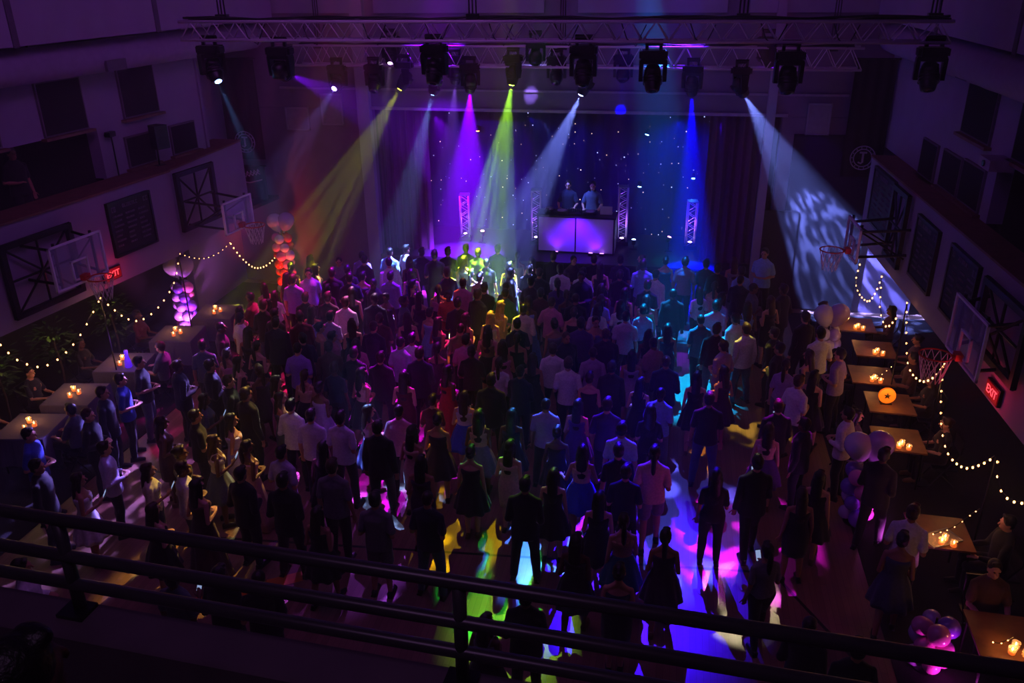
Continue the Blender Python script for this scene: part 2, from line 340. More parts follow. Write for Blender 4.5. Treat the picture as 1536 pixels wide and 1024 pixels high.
# ------------------------------------------------------------------ lights
LIGHTN = 0
def spot(loc, tgt, col, power, ang, blend=.35, gobo=None, gs=6., lo=.08, size=.03, parent=None, seed=0, hi=1.):
    L = bpy.data.lights.new('beam_light', 'SPOT'); L.energy = power; L.color = col; L.spot_size = math.radians(ang); L.spot_blend = blend; L.shadow_soft_size = size
    o = bpy.data.objects.new('beam_light', L); C.objects.link(o); loc = Vector(loc); tgt = Vector(tgt)
    o.location = loc; o.rotation_euler = (tgt - loc).to_track_quat('-Z', 'Y').to_euler()
    if gobo:
        L.use_nodes = True; nt = L.node_tree; em = nt.nodes['Emission']
        tc = nt.nodes.new('ShaderNodeTexCoord'); sp = nt.nodes.new('ShaderNodeSeparateXYZ'); nt.links.new(tc.outputs['Normal'], sp.inputs[0])
        t = math.tan(math.radians(ang) / 2)
        d = []
        for k in (0, 1):
            q = nt.nodes.new('ShaderNodeMath'); q.operation = 'DIVIDE'; nt.links.new(sp.outputs[k], q.inputs[0]); nt.links.new(sp.outputs[2], q.inputs[1])
            w = nt.nodes.new('ShaderNodeMath'); w.operation = 'MULTIPLY_ADD'; w.inputs[1].default_value = 1 / t; w.inputs[2].default_value = seed * 3.7; nt.links.new(q.outputs[0], w.inputs[0]); d.append(w)
        cb = nt.nodes.new('ShaderNodeCombineXYZ'); nt.links.new(d[0].outputs[0], cb.inputs[0]); nt.links.new(d[1].outputs[0], cb.inputs[1])
        mr = nt.nodes.new('ShaderNodeMapRange'); mr.interpolation_type = 'SMOOTHSTEP'
        if gobo == 'streak':
            tx = nt.nodes.new('ShaderNodeTexNoise'); tx.inputs['Scale'].default_value = gs; tx.inputs['Detail'].default_value = 1.
            out = tx.outputs['Fac']; mr.inputs['From Min'].default_value = .48; mr.inputs['From Max'].default_value = .6; mr.inputs['To Min'].default_value = lo; mr.inputs['To Max'].default_value = hi
        else:
            tx = nt.nodes.new('ShaderNodeTexVoronoi'); tx.inputs['Scale'].default_value = gs; tx.inputs['Randomness'].default_value = .7
            out = tx.outputs['Distance']; mr.inputs['From Min'].default_value = .24; mr.inputs['From Max'].default_value = .4; mr.inputs['To Min'].default_value = hi; mr.inputs['To Max'].default_value = lo
        nt.links.new(cb.outputs[0], tx.inputs['Vector']); nt.links.new(out, mr.inputs['Value']); nt.links.new(mr.outputs[0], em.inputs['Strength'])
    return o
def point(loc, col, power, size=.05):
    L = bpy.data.lights.new('glow_light', 'POINT'); L.energy = power; L.color = col; L.shadow_soft_size = size
    o = bpy.data.objects.new('glow_light', L); C.objects.link(o); o.location = loc; return o
def area(loc, tgt, col, power, sx, sy):
    L = bpy.data.lights.new('added_fill_light', 'AREA'); L.shape = 'RECTANGLE'; L.size = sx; L.size_y = sy; L.energy = power; L.color = col
    o = bpy.data.objects.new('added_fill_light', L); C.objects.link(o); loc = Vector(loc); o.location = loc; o.rotation_euler = (Vector(tgt) - loc).to_track_quat('-Z', 'Y').to_euler(); return o

# moving head: base hangs from the truss, yoke, head with lens
def mh_meshes():
    a = MB(); a.box((0, 0, -.09), (.36, .28, .14)); a.box((-.2, 0, -.09), (.05, .18, .1)); a.box((.2, 0, -.09), (.05, .18, .1))
    c = MB(); c.box((-.11, 0, .03), (.05, .05, .12)); c.box((.11, 0, .03), (.05, .05, .12)); c.tube([(-.14, 0, .1), (.14, 0, .1)], .045, 10)
    y = MB(); y.box((0, 0, -.19), (.42, .18, .07))
    for s in (-1, 1): y.add(*_yarm(s))
    h = MB(); n = 18
    h.loft([[(r * math.cos(2 * PI * j / n), r * math.sin(2 * PI * j / n), z) for j in range(n)] for r, z in ((.05, .2), (.1, .17), (.135, .08), (.145, 0), (.14, -.1), (.12, -.2), (.108, -.24), (.1, -.25))])
    h.box((0, .0, .05), (.2, .31, .12))
    for z in (-.02, -.07, -.12): h.tube([(.149 * math.cos(2 * PI * j / 18), .149 * math.sin(2 * PI * j / 18), z) for j in range(18)], .008, 6, closed=True)
    l = MB(); l.ell((0, 0, -.247), (.064, .064, .02), 16, 8)
    return [m.mesh(n, sm) for m, n, sm in ((a, 'base', 0), (c, 'clamp', 0), (y, 'yoke', 0), (h, 'head', 1), (l, 'lens', 1))]
def _yarm(s):
    m = MB(); m.hexa([(s * .19 - .03, -.06, -.5), (s * .19 + .03, -.06, -.5), (s * .19 + .03, .06, -.5), (s * .19 - .03, .06, -.5)],
                     [(s * .19 - .03, -.09, -.18), (s * .19 + .03, -.09, -.18), (s * .19 + .03, .09, -.18), (s * .19 - .03, .09, -.18)]); return m.v, m.f
MH = mh_meshes()
M_darklens = mat('dark_lens', (.02, .02, .04), .15)
def moving_head(x, y, ztop, tgt, label, col=None, es=30., sc=1., group='moving heads on the trusses'):
    t = thing('moving_head_light', label, 'stage light', (x, y, ztop), 0, group); t.scale = (sc,) * 3
    piv = Vector((x, y, ztop - .42 * sc)); d = (Vector(tgt) - piv).normalized(); pan = math.atan2(d.x, -d.y)
    for nme, me in zip(('base', 'clamp'), MH[:2]): inst(nme, me, M_blackmetal, t)
    yk = inst('yoke', MH[2], M_blackmetal, t, rot=(0, 0, pan))
    hd = inst('head', MH[3], M_blackmetal, t, loc=(0, 0, -.42)); hd.rotation_euler = d.to_track_quat('-Z', 'Y').to_euler()
    lm = emat('lens_%.2f_%.2f_%.2f_%.0f' % (*col, es), col, es) if col else M_darklens
    ln = inst('lens', MH[4], lm, hd)
    return piv + d * .29 * sc
V = (.2, .0, 1.); B = (.0, .0, 1.); W = (.19, .25, 1.); LV = (.3, .2, 1.); YG = (.8, .85, .02); GR = (.42, 1., .03); MG = (1., .05, .8); CY = (0., .5, 1.)
BT = RZ - .36
BEAMK = 68.0
def lamp(x, y, zt, tgt, label, col=None, power=0, ang=16, es=40., lens=None, **k):
    p = moving_head(x, y, zt, tgt, label, lens or col, es)
    if col and power: spot(p, tgt, col, power * BEAMK, ang, **k)
    return p
# rear truss, lit heads (aim points are places in the hall)
lamp(-7.8, 19.75, 6.12, (-8.288, 16.200, 3.770), 'rear-truss head throwing a lavender fan to the scoreboard corner', LV, 380, 18, gobo='streak', gs=5.5, lo=.03, seed=1)
lamp(-6.89, 19.75, 6.14, (-6.9, 15, 0), 'unlit rear-truss head between the lavender and yellow fans')
lamp(-6.15, 19.75, 6.2, (-8.213, 19.000, 2.543), 'rear-truss head throwing the yellow fan', YG, 400, 22, gobo='streak', gs=4., lo=.03, seed=2)
lamp(-5.43, 19.75, 6.12, (-6.206, 19.600, 3.124), 'rear-truss head with a thin pale blue beam', (.2, .36, 1.), 260, 17, blend=.5)
lamp(-5.05, 20.2, 6.3, (-5.578, 21.000, 2.615), 'rear-truss head with faint violet glow behind the pale blue beam', (.3, .1, 1.), 120, 22, blend=.6, es=15)
lamp(-4.6, 19.75, 6.17, (-5.031, 20.800, 2.687), 'rear-truss wash head with a ring of violet diodes over the stage curtain', V, 900, 28, blend=.6, es=25)
lamp(-3.59, 19.75, 6.36, (-4.079, 19.300, 2.625), 'rear-truss head throwing the bright green fan', GR, 1700, 23, gobo='streak', gs=4.2, lo=.05, seed=3)
lamp(-3.08, 19.75, 6.72, (-3.418, 21.250, 5.300), 'high rear-truss wash head with large violet lens', (.35, .25, 1.), 8, 14, blend=.6, es=40)
lamp(-2.66, 20.2, 6.3, (-2.6, 14, 0), 'small unlit head between the violet wash and white fan')
lamp(-1.94, 19.75, 6.14, (-3.046, 19.200, 3.256), 'rear-truss head throwing a wide ice blue fan over the DJ booth', W, 2400, 22, gobo='streak', gs=6., lo=.03, seed=4)
lamp(-1.13, 20.0, 6.36, (-1.221, 21.250, 4.938), 'rear-truss wash head with faint blue beam above the star cloth', B, 14, 12, blend=.5, es=25)
lamp(.4, 19.75, 6.17, (0.613, 20.600, 2.612), 'rear-truss wash head with deep blue column beam', B, 1100, 19, blend=.6, es=30)
lamp(1.43, 19.75, 6.14, (3.403, 20.600, 2.721), 'rear-truss head throwing the big ice blue fan to the seal banner wall', W, 820, 27, gobo='streak', gs=6.5, lo=.1, seed=5)
lamp(-6.59, 20.2, 6.72, (-6.3, 15, 0), 'high rear-truss head with small pink lens above the yellow fan', (.8, .45, .9), 60, 14, es=8)
lamp(1.93, 19.9, 6.75, (3.5, 21, 4), 'high rear-truss head with violet lens near the maroon curtain', V, 4, 20, es=20)
# front truss
lamp(-8.0, 14.42, 7.02, (-6.457, 13.200, 4.092), 'front-truss head at the scoreboard end with a narrow blue beam', (.15, .36, 1.), 380, 10, gobo='streak', gs=4., lo=.1, seed=6)
lamp(-6.71, 14.42, 7.0, (-6.373, 16.500, 5.790), 'big front-truss head turned aside with a faint violet beam', V, 70, 20, blend=.6, es=12)
lamp(-3.96, 14.42, 7.05, (-4.5, 11, 0), 'big unlit front-truss head above the violet wash')
lamp(-1.46, 14.42, 7.05, (-1.5, 11, 0), 'big unlit front-truss head above the ice blue fan')
lamp(-.34, 14.42, 6.98, (0, 11, 0), 'big unlit front-truss head with raised square base')
lamp(1.76, 14.42, 6.98, (2, 11, 0), 'big unlit front-truss head near the amber light spill')
lamp(3.83, 14.42, 7.05, (3.5, 11, 0), 'big unlit front-truss head at the seal banner end')

M_tower = mat('tower_tube', (.85, .84, .88), .5, .3, var=.03)
# stage towers
def tower(x, y, h, label):
    t = thing('truss_tower', label, 'truss tower', (x, y, 1.0), .12, 'lit truss towers on the stage')
    m = MB(); m.box((0, 0, .05), (.34, .34, .1)); obj('base_plate', m, M_blackmetal, t)
    m = MB(); m.tube([(0, 0, .1), (0, 0, .17)], .07, 12); u = obj('uplight', m, M_blackmetal, t)
    m = MB(); m.ell((0, 0, .175), (.055, .055, .015)); obj('lens', m, emat('tower_lens', (.6, .3, 1), 14), u)
    box_truss(t, .1, h, .24, .27, M_tower, .021, True)
    m = MB(); m.box((0, 0, h + .015), (.27, .27, .03)); obj('top_plate', m, M_alu, t)
    for dx, dy in ((.0, -.0),): spot((x + dx, y + dy, 1.2), (x + dx, y + dy, 4), (.4, .1, 1), 110, 60, .8, size=.05)
    spot((x + .1, y - .6, 1.1), (x, y, 1.95), (.34, .06, 1), 90, 26, .8, size=.05)
tower(-5.58, 22.8, 1.3, 'lit truss tower by the purple curtain, apart from the booth')
tower(-3.53, 22.75, 1.5, 'lit truss tower close beside the booth, nearer the purple curtain')
tower(-1.15, 23.0, 1.62, 'tallest lit truss tower, beside the booth toward the maroon curtain')
tower(.72, 22.9, 1.3, 'lit truss tower standing alone toward the maroon curtain')

# DJ booth
bt = thing('dj_booth', 'white fronted DJ booth glowing violet on the stage', 'dj booth', (-2.33, 22.3, 1.0), -.03)
for sg in (-1, 1):
    m = MB(); m.box((sg * .51, -.3, .5), (1.0, .03, .96)); obj('front_panel', m, mat('booth_white', (.9, .88, .92), .7, var=.02), bt)
    m = MB(); m.box((sg * 1.03, 0, .5), (.03, .6, .96)); obj('side_panel', m, _M['booth_white'], bt)
m = MB(); m.box((0, 0, 1.01), (2.14, .68, .05)); obj('worktop', m, M_blackmetal, bt)
m = MB()
for x in (-1.03, 0, 1.03): m.box((x, -.31, .5), (.035, .035, 1.0))
m.box((0, -.31, .02), (2.1, .04, .04)); obj('frame', m, M_blackmetal, bt)
for x, lab in ((-.52, 'small black uplight under the booth front nearer the purple curtain'), (.42, 'small black uplight under the booth front, middle of three'), (.72, 'small black uplight under the booth front nearer the tall tower')):
    f = thing('floor_uplight', lab, 'stage light', (-2.33 + x, 21.86, 1.0), 0, 'uplights before the booth')
    m = MB(); m.box((0, 0, .03), (.12, .08, .06)); obj('housing', m, M_blackmetal, f)
    m = MB(); m.box((0, .03, .062), (.1, .03, .006)); obj('lens', m, emat('uplight_lens', (.5, .15, 1), 10), f)
for x in (-.52, .52): spot((-2.33 + x, 21.78, 1.07), (-2.33 + x, 22.0, 1.5), (.14, .004, 1), 16, 100, .9, size=.04)
spot((-2.33, 21.5, 1.9), (-2.33, 22.0, 1.5), (.09, .0, 1), 55, 120, .9, size=.04)  # added violet fill on the booth panels, no fixture here
# gear on the worktop
def gear(name, label, cat, x, y, parts):
    g = thing(name, label, cat, (x, y, 2.035), -.03)
    for nme, fn, mt in parts:
        mm = MB(); fn(mm); obj(nme, mm, mt, g)
    return g
M_gear = mat('gear_black', (.04, .04, .05), .4)
for x, lab in ((-2.75, 'DJ turntable deck on the booth nearer the purple curtain'), (-1.98, 'DJ turntable deck on the booth nearer the tall tower')):
    gear('turntable', lab, 'turntable', x, 22.3, (('body', lambda q: q.box((0, 0, .03), (.34, .34, .06)), M_gear), ('platter', lambda q: q.disc((0, 0, .06), (0, 0, 1), .13, 20, .015), M_darkalu), ('tonearm', lambda q: q.tube([(.14, .12, .08), (.13, -.05, .085), (.08, -.1, .08)], .008), M_alu)))
gear('mixer', 'black DJ mixer between the two decks', 'mixer', -2.37, 22.28, (('body', lambda q: q.box((0, 0, .04), (.3, .36, .08)), M_gear), ('fader', lambda q: [q.box((-.08 + .05 * k, -.08, .085), (.015, .03, .015)) for k in range(4)], M_alu), ('knob', lambda q: [q.tube([(-.1 + .05 * k, .06 + .05 * j, .08), (-.1 + .05 * k, .06 + .05 * j, .1)], .012) for k in range(5) for j in range(2)], M_alu)))
gear('laptop', 'open laptop at the booth end nearer the tall tower', 'laptop', -1.55, 22.35, (('base', lambda q: q.box((0, 0, .012), (.32, .22, .02)), M_darkalu), ('screen', lambda q: q.box((0, -.12, .12), (.32, .02, .22)), M_darkalu)))
gear('cable_heap', 'tangle of cables and foil at the booth end by the purple curtain', 'cables', -3.12, 22.3, (('cable', lambda q: [q.tube([(.13 * math.cos(t * .9 + k) * (1 - .1 * k), .1 * math.sin(t * .9 + k), .03 + .02 * k + .01 * math.sin(t * 2)) for t in range(12)], .014) for k in range(5)], M_gear), ('foil', lambda q: q.ell((.02, 0, .1), (.12, .1, .06)), M_alu)))

# small lamps on the star cloth and the stage floor
def small_lamp(x, y, z, label, col, tgt, power, ang, stand=0., es=40.):
    t = thing('small_spotlight', label, 'stage light', (x, y, z), 0, 'small stage spotlights')
    d = (Vector(tgt) - Vector((x, y, z))).normalized(); q = d.to_track_quat('-Z', 'Y').to_matrix()
    m = MB(); m.loft([[q @ Vector((r * math.cos(2 * PI * j / 12), r * math.sin(2 * PI * j / 12), zz)) for j in range(12)] for r, zz in ((.03, .12), (.055, .1), (.06, 0), (.065, -.03))]); obj('housing', m, M_blackmetal, t, True)
    m = MB(); m.ell(q @ Vector((0, 0, -.032)), (.05, .05, .015), rot=q); obj('lens', m, emat('slens_%.1f_%.1f_%.1f' % col, col, es), t, True)
    m = MB()
    if stand > 0: m.tube([(0, 0, -.04), (0, 0, -stand + .02)], .015); m.box((0, 0, -stand + .01), (.2, .2, .02))
    elif stand < 0: m.box((0, .1, .02), (.03, .2, .03)); m.box((0, .2, .02), (.1, .03, .1))
    obj('bracket', m, M_blackmetal, t)
    spot(Vector((x, y, z)) + d * .06, tgt, col, power, ang, .5, size=.02)
small_lamp(-5.31, 23.55, 3.97, 'orange lamp high on the star cloth beside the purple curtain', (1, .3, .02), (-5.3, 23.3, 1), 60, 26, -1)
small_lamp(-.61, 23.6, 3.96, 'pale blue lamp high on the star cloth above the tall tower', (.2, .5, 1), (-1.1, 23.2, 2), 25, 22, -1)
small_lamp(-.74, 23.5, 2.55, 'white blue lamp low on the star cloth beside the tall tower', (.25, .5, 1), (-.85, 23.1, 1), 60, 20, -1)
small_lamp(.7, 23.6, 2.8, 'blue twin lamp on the star cloth above the lone tower', (.05, .3, 1), (.7, 22.5, 1), 40, 50, -1)
small_lamp(.15, 22.6, 1.35, 'magenta lamp on a floor stand beside the lone tower', (1, .2, .9), (.65, 22.9, 3), 70, 24, .35)
small_lamp(-.8, 22.65, 1.22, 'white blue lamp on a short floor stand by the tall tower', (.4, .6, 1), (-.75, 22.9, 3), 25, 24, .22)
small_lamp(-5.04, 22.6, 1.3, 'pink lamp on a floor stand beside the tower nearest the purple curtain', (1, .25, .6), (-5.0, 22.4, 3), 15, 30, .3)

# ------------------------------------------------------------------ wall equipment
def backboard(side, y0, y1, z0, z1, o, label, netlab):
    t = thing('basketball_hoop', label, 'basketball hoop'); yc = (y0 + y1) / 2; w = y1 - y0
    m = MB(); wbox(m, side, y0, y1, z0, z1, o - .01, o + .01); obj('backboard', m, M_glass, t)
    m = MB(); e = .035
    def rect(a0, a1, b0, b1, e):
        for q in ((a0, a0 + e, b0, b1), (a1 - e, a1, b0, b1), (a0, a1, b0, b0 + e), (a0, a1, b1 - e, b1)): wbox(m, side, *q, o - .022, o + .018)
    rect(y0, y1, z0, z1, e); obj('border', m, M_paint, t)
    m = MB(); rect(yc - .16 * w, yc + .16 * w, z0 + .1 * (z1 - z0), z0 + .55 * (z1 - z0), .03); obj('target_square', m, M_paint, t)
    zr = z0 + .12; rc = WP(side, yc, zr, o - .36); r = .225
    m = MB(); m.tube([rc + Vector((r * math.cos(2 * PI * k / 28), r * math.sin(2 * PI * k / 28), 0)) for k in range(28)], .013, 8, closed=True)
    a = WP(side, yc, zr, o - .02); m.box((a + (rc - a) * .12), (.1, .16, .1)); m.tube([a, a + (rc - a) * .4], .02); rm = obj('rim', m, M_rim, t)
    m = MB(); n = 12
    for k in range(n):
        for sg in (1, -1):
            pts = []
            for q in range(7):
                f = q / 6; ang = 2 * PI * (k + sg * f * 1.5) / n; rr = r * (1 - .42 * f) ; pts.append(rc + Vector((rr * math.cos(ang), rr * math.sin(ang), -.42 * f)))
            m.tube(pts, .006, 4)
    obj('net', m, M_net, t)
    for yy in (yc - .35 * w, yc + .35 * w):
        m = MB()
        for zz in (z0 + .1, z1 - .1): m.tube([WP(side, yy, zz, o + .02), WP(side, yc + (yy - yc) * 1.2, zz + .1, .0)], .028, 8)
        m.tube([WP(side, yy, z0 - .02, o + .04), WP(side, yy, z1 + .04, o + .04)], .028, 8)
        m.tube([WP(side, yy, z1 - .1, o + .04), WP(side, yy, z0 + .1, -.02)], .018, 8)
        obj('support_arm', m, M_blackmetal, t)
    return t
def steel_frame(side, y0, y1, z0, z1, label):
    t = thing('wall_frame', label, 'steel frame'); o0 = -.06
    m = MB()
    for q in ((y0, y0 + .1, z0, z1), (y1 - .1, y1, z0, z1), (y0, y1, z0, z0 + .1), (y0, y1, z1 - .1, z1)): wbox(m, side, *q, o0 - .08, o0)
    obj('frame', m, M_blackmetal, t)
    m = MB(); ym = (y0 + y1) / 2; zm = (z0 + z1) / 2
    for a, b, c, d in ((y0, z0, ym, zm), (ym, zm, y1, z0), (y0, z1, ym, zm), (ym, zm, y1, z1), (y0, zm, y1, zm), (ym, z0, ym, z1)): m.tube([WP(side, a, b, o0 - .04), WP(side, c, d, o0 - .04)], .022, 6)
    obj('cross_brace', m, M_blackmetal, t)
steel_frame('L', 16.45, 17.7, 2.9, 4.2, 'black braced steel frame bolted between the scoreboard and script banner')
steel_frame('L', 12.0, 13.55, 2.6, 3.95, 'black braced steel frame behind the hoop nearest the balcony, scoreboard wall')
steel_frame('R', 16.6, 17.6, 2.75, 4.2, 'black braced steel frame behind the hoop by the seal banner')
steel_frame('R', 11.1, 12.65, 2.98, 4.05, 'black braced steel frame behind the hoop above the candle tables')
backboard('L', 12.44, 13.64, 2.97, 3.8, -.6, 'glass basketball hoop by the scoreboard, over the exit sign', '')
backboard('L', 16.7, 17.73, 2.78, 3.5, -.9, 'glass basketball hoop beyond the scoreboard, nearer the stage', '')
backboard('R', 11.5, 12.75, 2.86, 3.74, -.4, 'glass basketball hoop over the candle tables, beside the red exit sign', '')
backboard('R', 16.45, 17.45, 2.87, 3.57, -.9, 'glass basketball hoop seen edge on below the seal banner', '')

def record_board(side, y0, y1, z0, z1, label, seed):
    rnd = random.Random(seed); t = thing('record_board', label, 'board')
    m = MB(); wbox(m, side, y0, y1, z0, z1, -.05, .0); obj('panel', m, mat('board_black', (.03, .03, .045), .6), t)
    m = MB()
    for q in ((y0 - .03, y0 + .02, z0 - .03, z1 + .03), (y1 - .02, y1 + .03, z0 - .03, z1 + .03), (y0, y1, z0 - .03, z0 + .02), (y0, y1, z1 - .02, z1 + .03)): wbox(m, side, *q, -.07, -.0)
    obj('frame', m, M_blackmetal, t)
    m = MB(); w = y1 - y0; h = z1 - z0; col = mat('board_lettering', (.42, .4, .46), .7)
    def word(a, b, z, hh):
        y = a
        while y < b - .02:
            lw = hh * rnd.uniform(.45, .75); k = rnd.randrange(4); d = (-.056, -.05)
            wbox(m, side, y, y + lw * .22, z, z + hh, *d)
            if k != 1: wbox(m, side, y, y + lw * .8, z + hh * .82, z + hh, *d)
            if k != 2: wbox(m, side, y, y + lw * .8, z, z + hh * .18, *d)
            if k > 1: wbox(m, side, y + lw * .6, y + lw * .8, z, z + hh, *d)
            y += lw * 1.15
    s = 1 if side == 'L' else 1
    word(y0 + .06 * w, y0 + .18 * w, z1 - .17 * h, .1 * h); word(y0 + .32 * w, y0 + .7 * w, z1 - .13 * h, .07 * h); word(y0 + .84 * w, y0 + .93 * w, z1 - .14 * h, .09 * h)
    for r in range(7):
        z = z1 - h * (.27 + .095 * r)
        for c in range(3): word(y0 + w * (.06 + .31 * c), y0 + w * (.06 + .31 * c + rnd.uniform(.14, .26)), z, .035 * h)
    obj('lettering', m, col, t)
record_board('L', 14.57, 15.69, 2.95, 4.0, 'black record board with rows of pale lettering between the two hoops, scoreboard wall', 1)
record_board('R', 14.97, 16.1, 2.88, 3.98, 'black record board on the seal banner wall, nearer the stage', 2)
record_board('R', 13.1, 14.28, 2.9, 4.0, 'black record board on the seal banner wall, nearer the candle-table hoop', 3)
record_board('R', 17.8, 19.3, 3.0, 4.15, 'black record board low behind the frame below the seal banner', 4)

# exit signs
def text_mesh(body, size, depth=.004):
    cu = bpy.data.curves.new('lettering', 'FONT'); cu.body = body; cu.size = size; cu.extrude = depth; cu.align_x = 'CENTER'; cu.align_y = 'CENTER'
    o = bpy.data.objects.new('lettering', cu); C.objects.link(o); dg = bpy.context.evaluated_depsgraph_get(); me = bpy.data.meshes.new_from_object(o.evaluated_get(dg)); bpy.data.objects.remove(o); me.name = 'lettering'; return me
EXT = text_mesh('EXIT', .17)
M_exit = emat('exit_red', (1, .05, .07), 2.4); M_exitbg = mat('exit_panel', (.3, .01, .02), .5, emis=(1, .03, .04), es=.16)
def exit_sign(loc, rz, label):
    t = thing('exit_sign', label, 'exit sign', loc, rz)
    m = MB(); m.box((0, .03, 0), (.46, .05, .26)); obj('housing', m, M_blackmetal, t)
    m = MB(); m.box((0, 0, 0), (.42, .012, .22)); obj('face_panel', m, M_exitbg, t)
    o = inst('lettering', EXT.copy(), M_exit, t, loc=(0, -.008, 0), rot=(PI / 2, 0, 0))
    d = Matrix.Rotation(rz, 3, 'Z') @ Vector((0, -.25, 0)); point(Vector(loc) + d, (1, .04, .1), 5, .08)
exit_sign(WP('L', 14.34, 2.66, -.06), PI / 2 - .16, 'red EXIT sign under the record board, scoreboard wall')
exit_sign(WP('R', 11.75, 2.62, -.06), -PI / 2 + .05, 'red EXIT sign below the candle-table hoop')
exit_sign((-10.460, 21.905, 2.049), .5, 'red EXIT sign above the red-lit balloon column')

# banners
def banner(p0, p1, z0, z1, label, deco):
    p0 = Vector(p0); p1 = Vector(p1); d = (p1 - p0); d.z = 0; w = d.length; d.normalize(); rz = math.atan2(d.y, d.x)
    t = thing('wall_banner', label, 'banner', (p0.x, p0.y, 0), rz)
    n = 24; m = MB()
    f = [(w * k / n, .015 * math.sin(k * .9)) for k in range(n + 1)]; N = n + 1
    m.add([(x, y, z0) for x, y in f] + [(x, y, z1) for x, y in f] + [(x, y + .01, z0) for x, y in f] + [(x, y + .01, z1) for x, y in f],
          [q for k in range(n) for q in ((k, k + 1, N + k + 1, N + k), (2 * N + k + 1, 2 * N + k, 3 * N + k, 3 * N + k + 1))])
    obj('cloth', m, mat('banner_navy', (.015, .017, .05), .9), t, True)
    m = MB(); m.tube([(-.05, 0, z1), (w + .05, 0, z1)], .02); obj('pole', m, M_blackmetal, t)
    m = MB(); mt = mat('banner_print', (.62, .6, .7), .8)
    if deco == 'seal':
        c = Vector((w * .5, -.03, z0 + .45))
        for r in (.2, .27): m.tube([c + Vector((r * math.cos(2 * PI * k / 32), 0, r * math.sin(2 * PI * k / 32))) for k in range(32)], .012, 6, closed=True)
        m.box(c + Vector((0, 0, .02)), (.045, .01, .2)); m.box(c + Vector((0, 0, .12)), (.16, .01, .04)); m.tube([c + Vector((.02, 0, -.08)), c + Vector((-.03, 0, -.13)), c + Vector((-.09, 0, -.1))], .02, 6)
        for k in range(14): a = 2 * PI * k / 14; m.box(c + Vector((.235 * math.cos(a), 0, .235 * math.sin(a))), (.02, .01, .03))
        obj('emblem', m, mt, t)
    elif deco == 'script':
        for k in range(7):
            x = w * (.14 + .11 * k); z = z0 + .62 * (z1 - z0) + .02 * k; h = .2 if k in (0,) else .13
            m.tube([(x - .05, -.03, z), (x, -.03, z + h), (x + .03, -.03, z + h * .6), (x - .02, -.03, z + h * .4), (x + .05, -.03, z)], .014, 6)
        m.tube([(w * .1, -.03, z0 + .55 * (z1 - z0)), (w * .5, -.03, z0 + .5 * (z1 - z0)), (w * .9, -.03, z0 + .6 * (z1 - z0))], .014, 6)
        obj('lettering', m, mt, t)
    return t
banner((-11.370, 20.700, 4.933), (-10.376, 20.700, 4.949), 3.6, 6.12, 'tall navy banner with round emblem beside the narrow blue beam', 'seal')
banner((-11.186, 20.400, 3.245), (-10.286, 20.400, 3.273), 2.62, 3.5, 'short navy banner with pale script lettering below the tall banner', 'script')
banner((3.95, 20.7, 0), (4.83, 20.7, 0), 3.6, 6.22, 'tall navy banner with round seal on the stage end of the string-light wall', 'seal')

# loudspeaker on the gallery wall
t = thing('loudspeaker', 'black loudspeaker on a bracket between the two small dark windows', 'loudspeaker', (-10.862, 16.841, 4.903), 1.2)
m = MB(); m.hexa([(-.16, -.14, -.25), (.16, -.14, -.25), (.11, .14, -.25), (-.11, .14, -.25)], [(-.16, -.14, .25), (.16, -.14, .25), (.11, .14, .25), (-.11, .14, .25)]); obj('cabinet', m, M_gear, t)
for z, q in ((-.08, .11), (.13, .06)): m = MB(); m.disc((0, -.14, z), (0, -1, 0), q); obj('cone', m, M_blackmetal, t)
m = MB(); m.tube([(0, .1, -.2), (0, .12, -.62)], .02); m.box((0, .12, -.63), (.2, .2, .03)); obj('stand', m, M_blackmetal, t)
t = thing('gallery_camera', 'small box camera on the gallery rail beneath the third dark window', 'camera', WP('L', 15.75, 5.15, .6))
m = MB(); m.box((0, 0, 0), (.12, .2, .1)); obj('body', m, M_gear, t); m = MB(); m.tube([(0, -.1, 0), (0, -.16, 0)], .035, 12); obj('lens', m, M_darklens, t); m = MB(); m.tube([(0, .02, -.05), (0, .02, -.85)], .015); obj('stand', m, M_gear, t)
t = thing('wall_projector', 'pale box projector on the upper wall of the seal banner side', 'projector', WP('R', 14.2, 5.35, .3))
m = MB(); m.box((0, 0, 0), (.35, .5, .16)); obj('body', m, mat('pale_plastic', (.6, .56, .62), .5), t); m = MB(); m.tube([(-.17, 0, 0), (-.2, 0, 0)], .05, 12); obj('lens', m, M_darklens, t); m = MB(); m.tube([(.1, 0, 0), (.22, 0, 0)], .03); obj('bracket', m, M_gear, t)

# ------------------------------------------------------------------ balcony
bz = 6.275; RA_ = -.0603; RC = (0, 1.872)
def rrot(m): m.v = [tuple(Matrix.Rotation(RA_, 3, 'Z') @ Vector((v[0], v[1], 0)) + Vector((RC[0], RC[1], v[2]))) for v in m.v]; return m
m = MB(); m.box((-1, -.05, bz - .2), (14, .17, .4)); m.box((-1, -2.2, bz - .79), (14, 4.4, .16))
struct('wall_balcony', rrot(m), M_balcony, 'low balcony parapet along the bottom edge')
rl = thing('balcony_rail', 'three bar steel railing across the balcony edge', 'railing', (RC[0], RC[1], bz), RA_)
M_rail = mat('rail_steel', (.34, .31, .35), .32, .4, var=.05)
for z in (6.65 - bz, 6.502 - bz, 6.385 - bz):
    m = MB(); m.tube([(-7, 0, z), (4.9, 0, z)], .0215, 16); obj('bar', m, M_rail, rl, True)
for x in (-4.7, -3.3, -1.9, -.525, 2.2, 3.6, 4.75):
    m = MB(); m.tube([(x, .003, .012), (x, .003, .37)], .021, 14); ps = obj('post', m, M_rail, rl, True)
    m = MB(); m.box((x, -.015, .008), (.1, .085, .014)); obj('base_plate', m, M_blackmetal, ps)

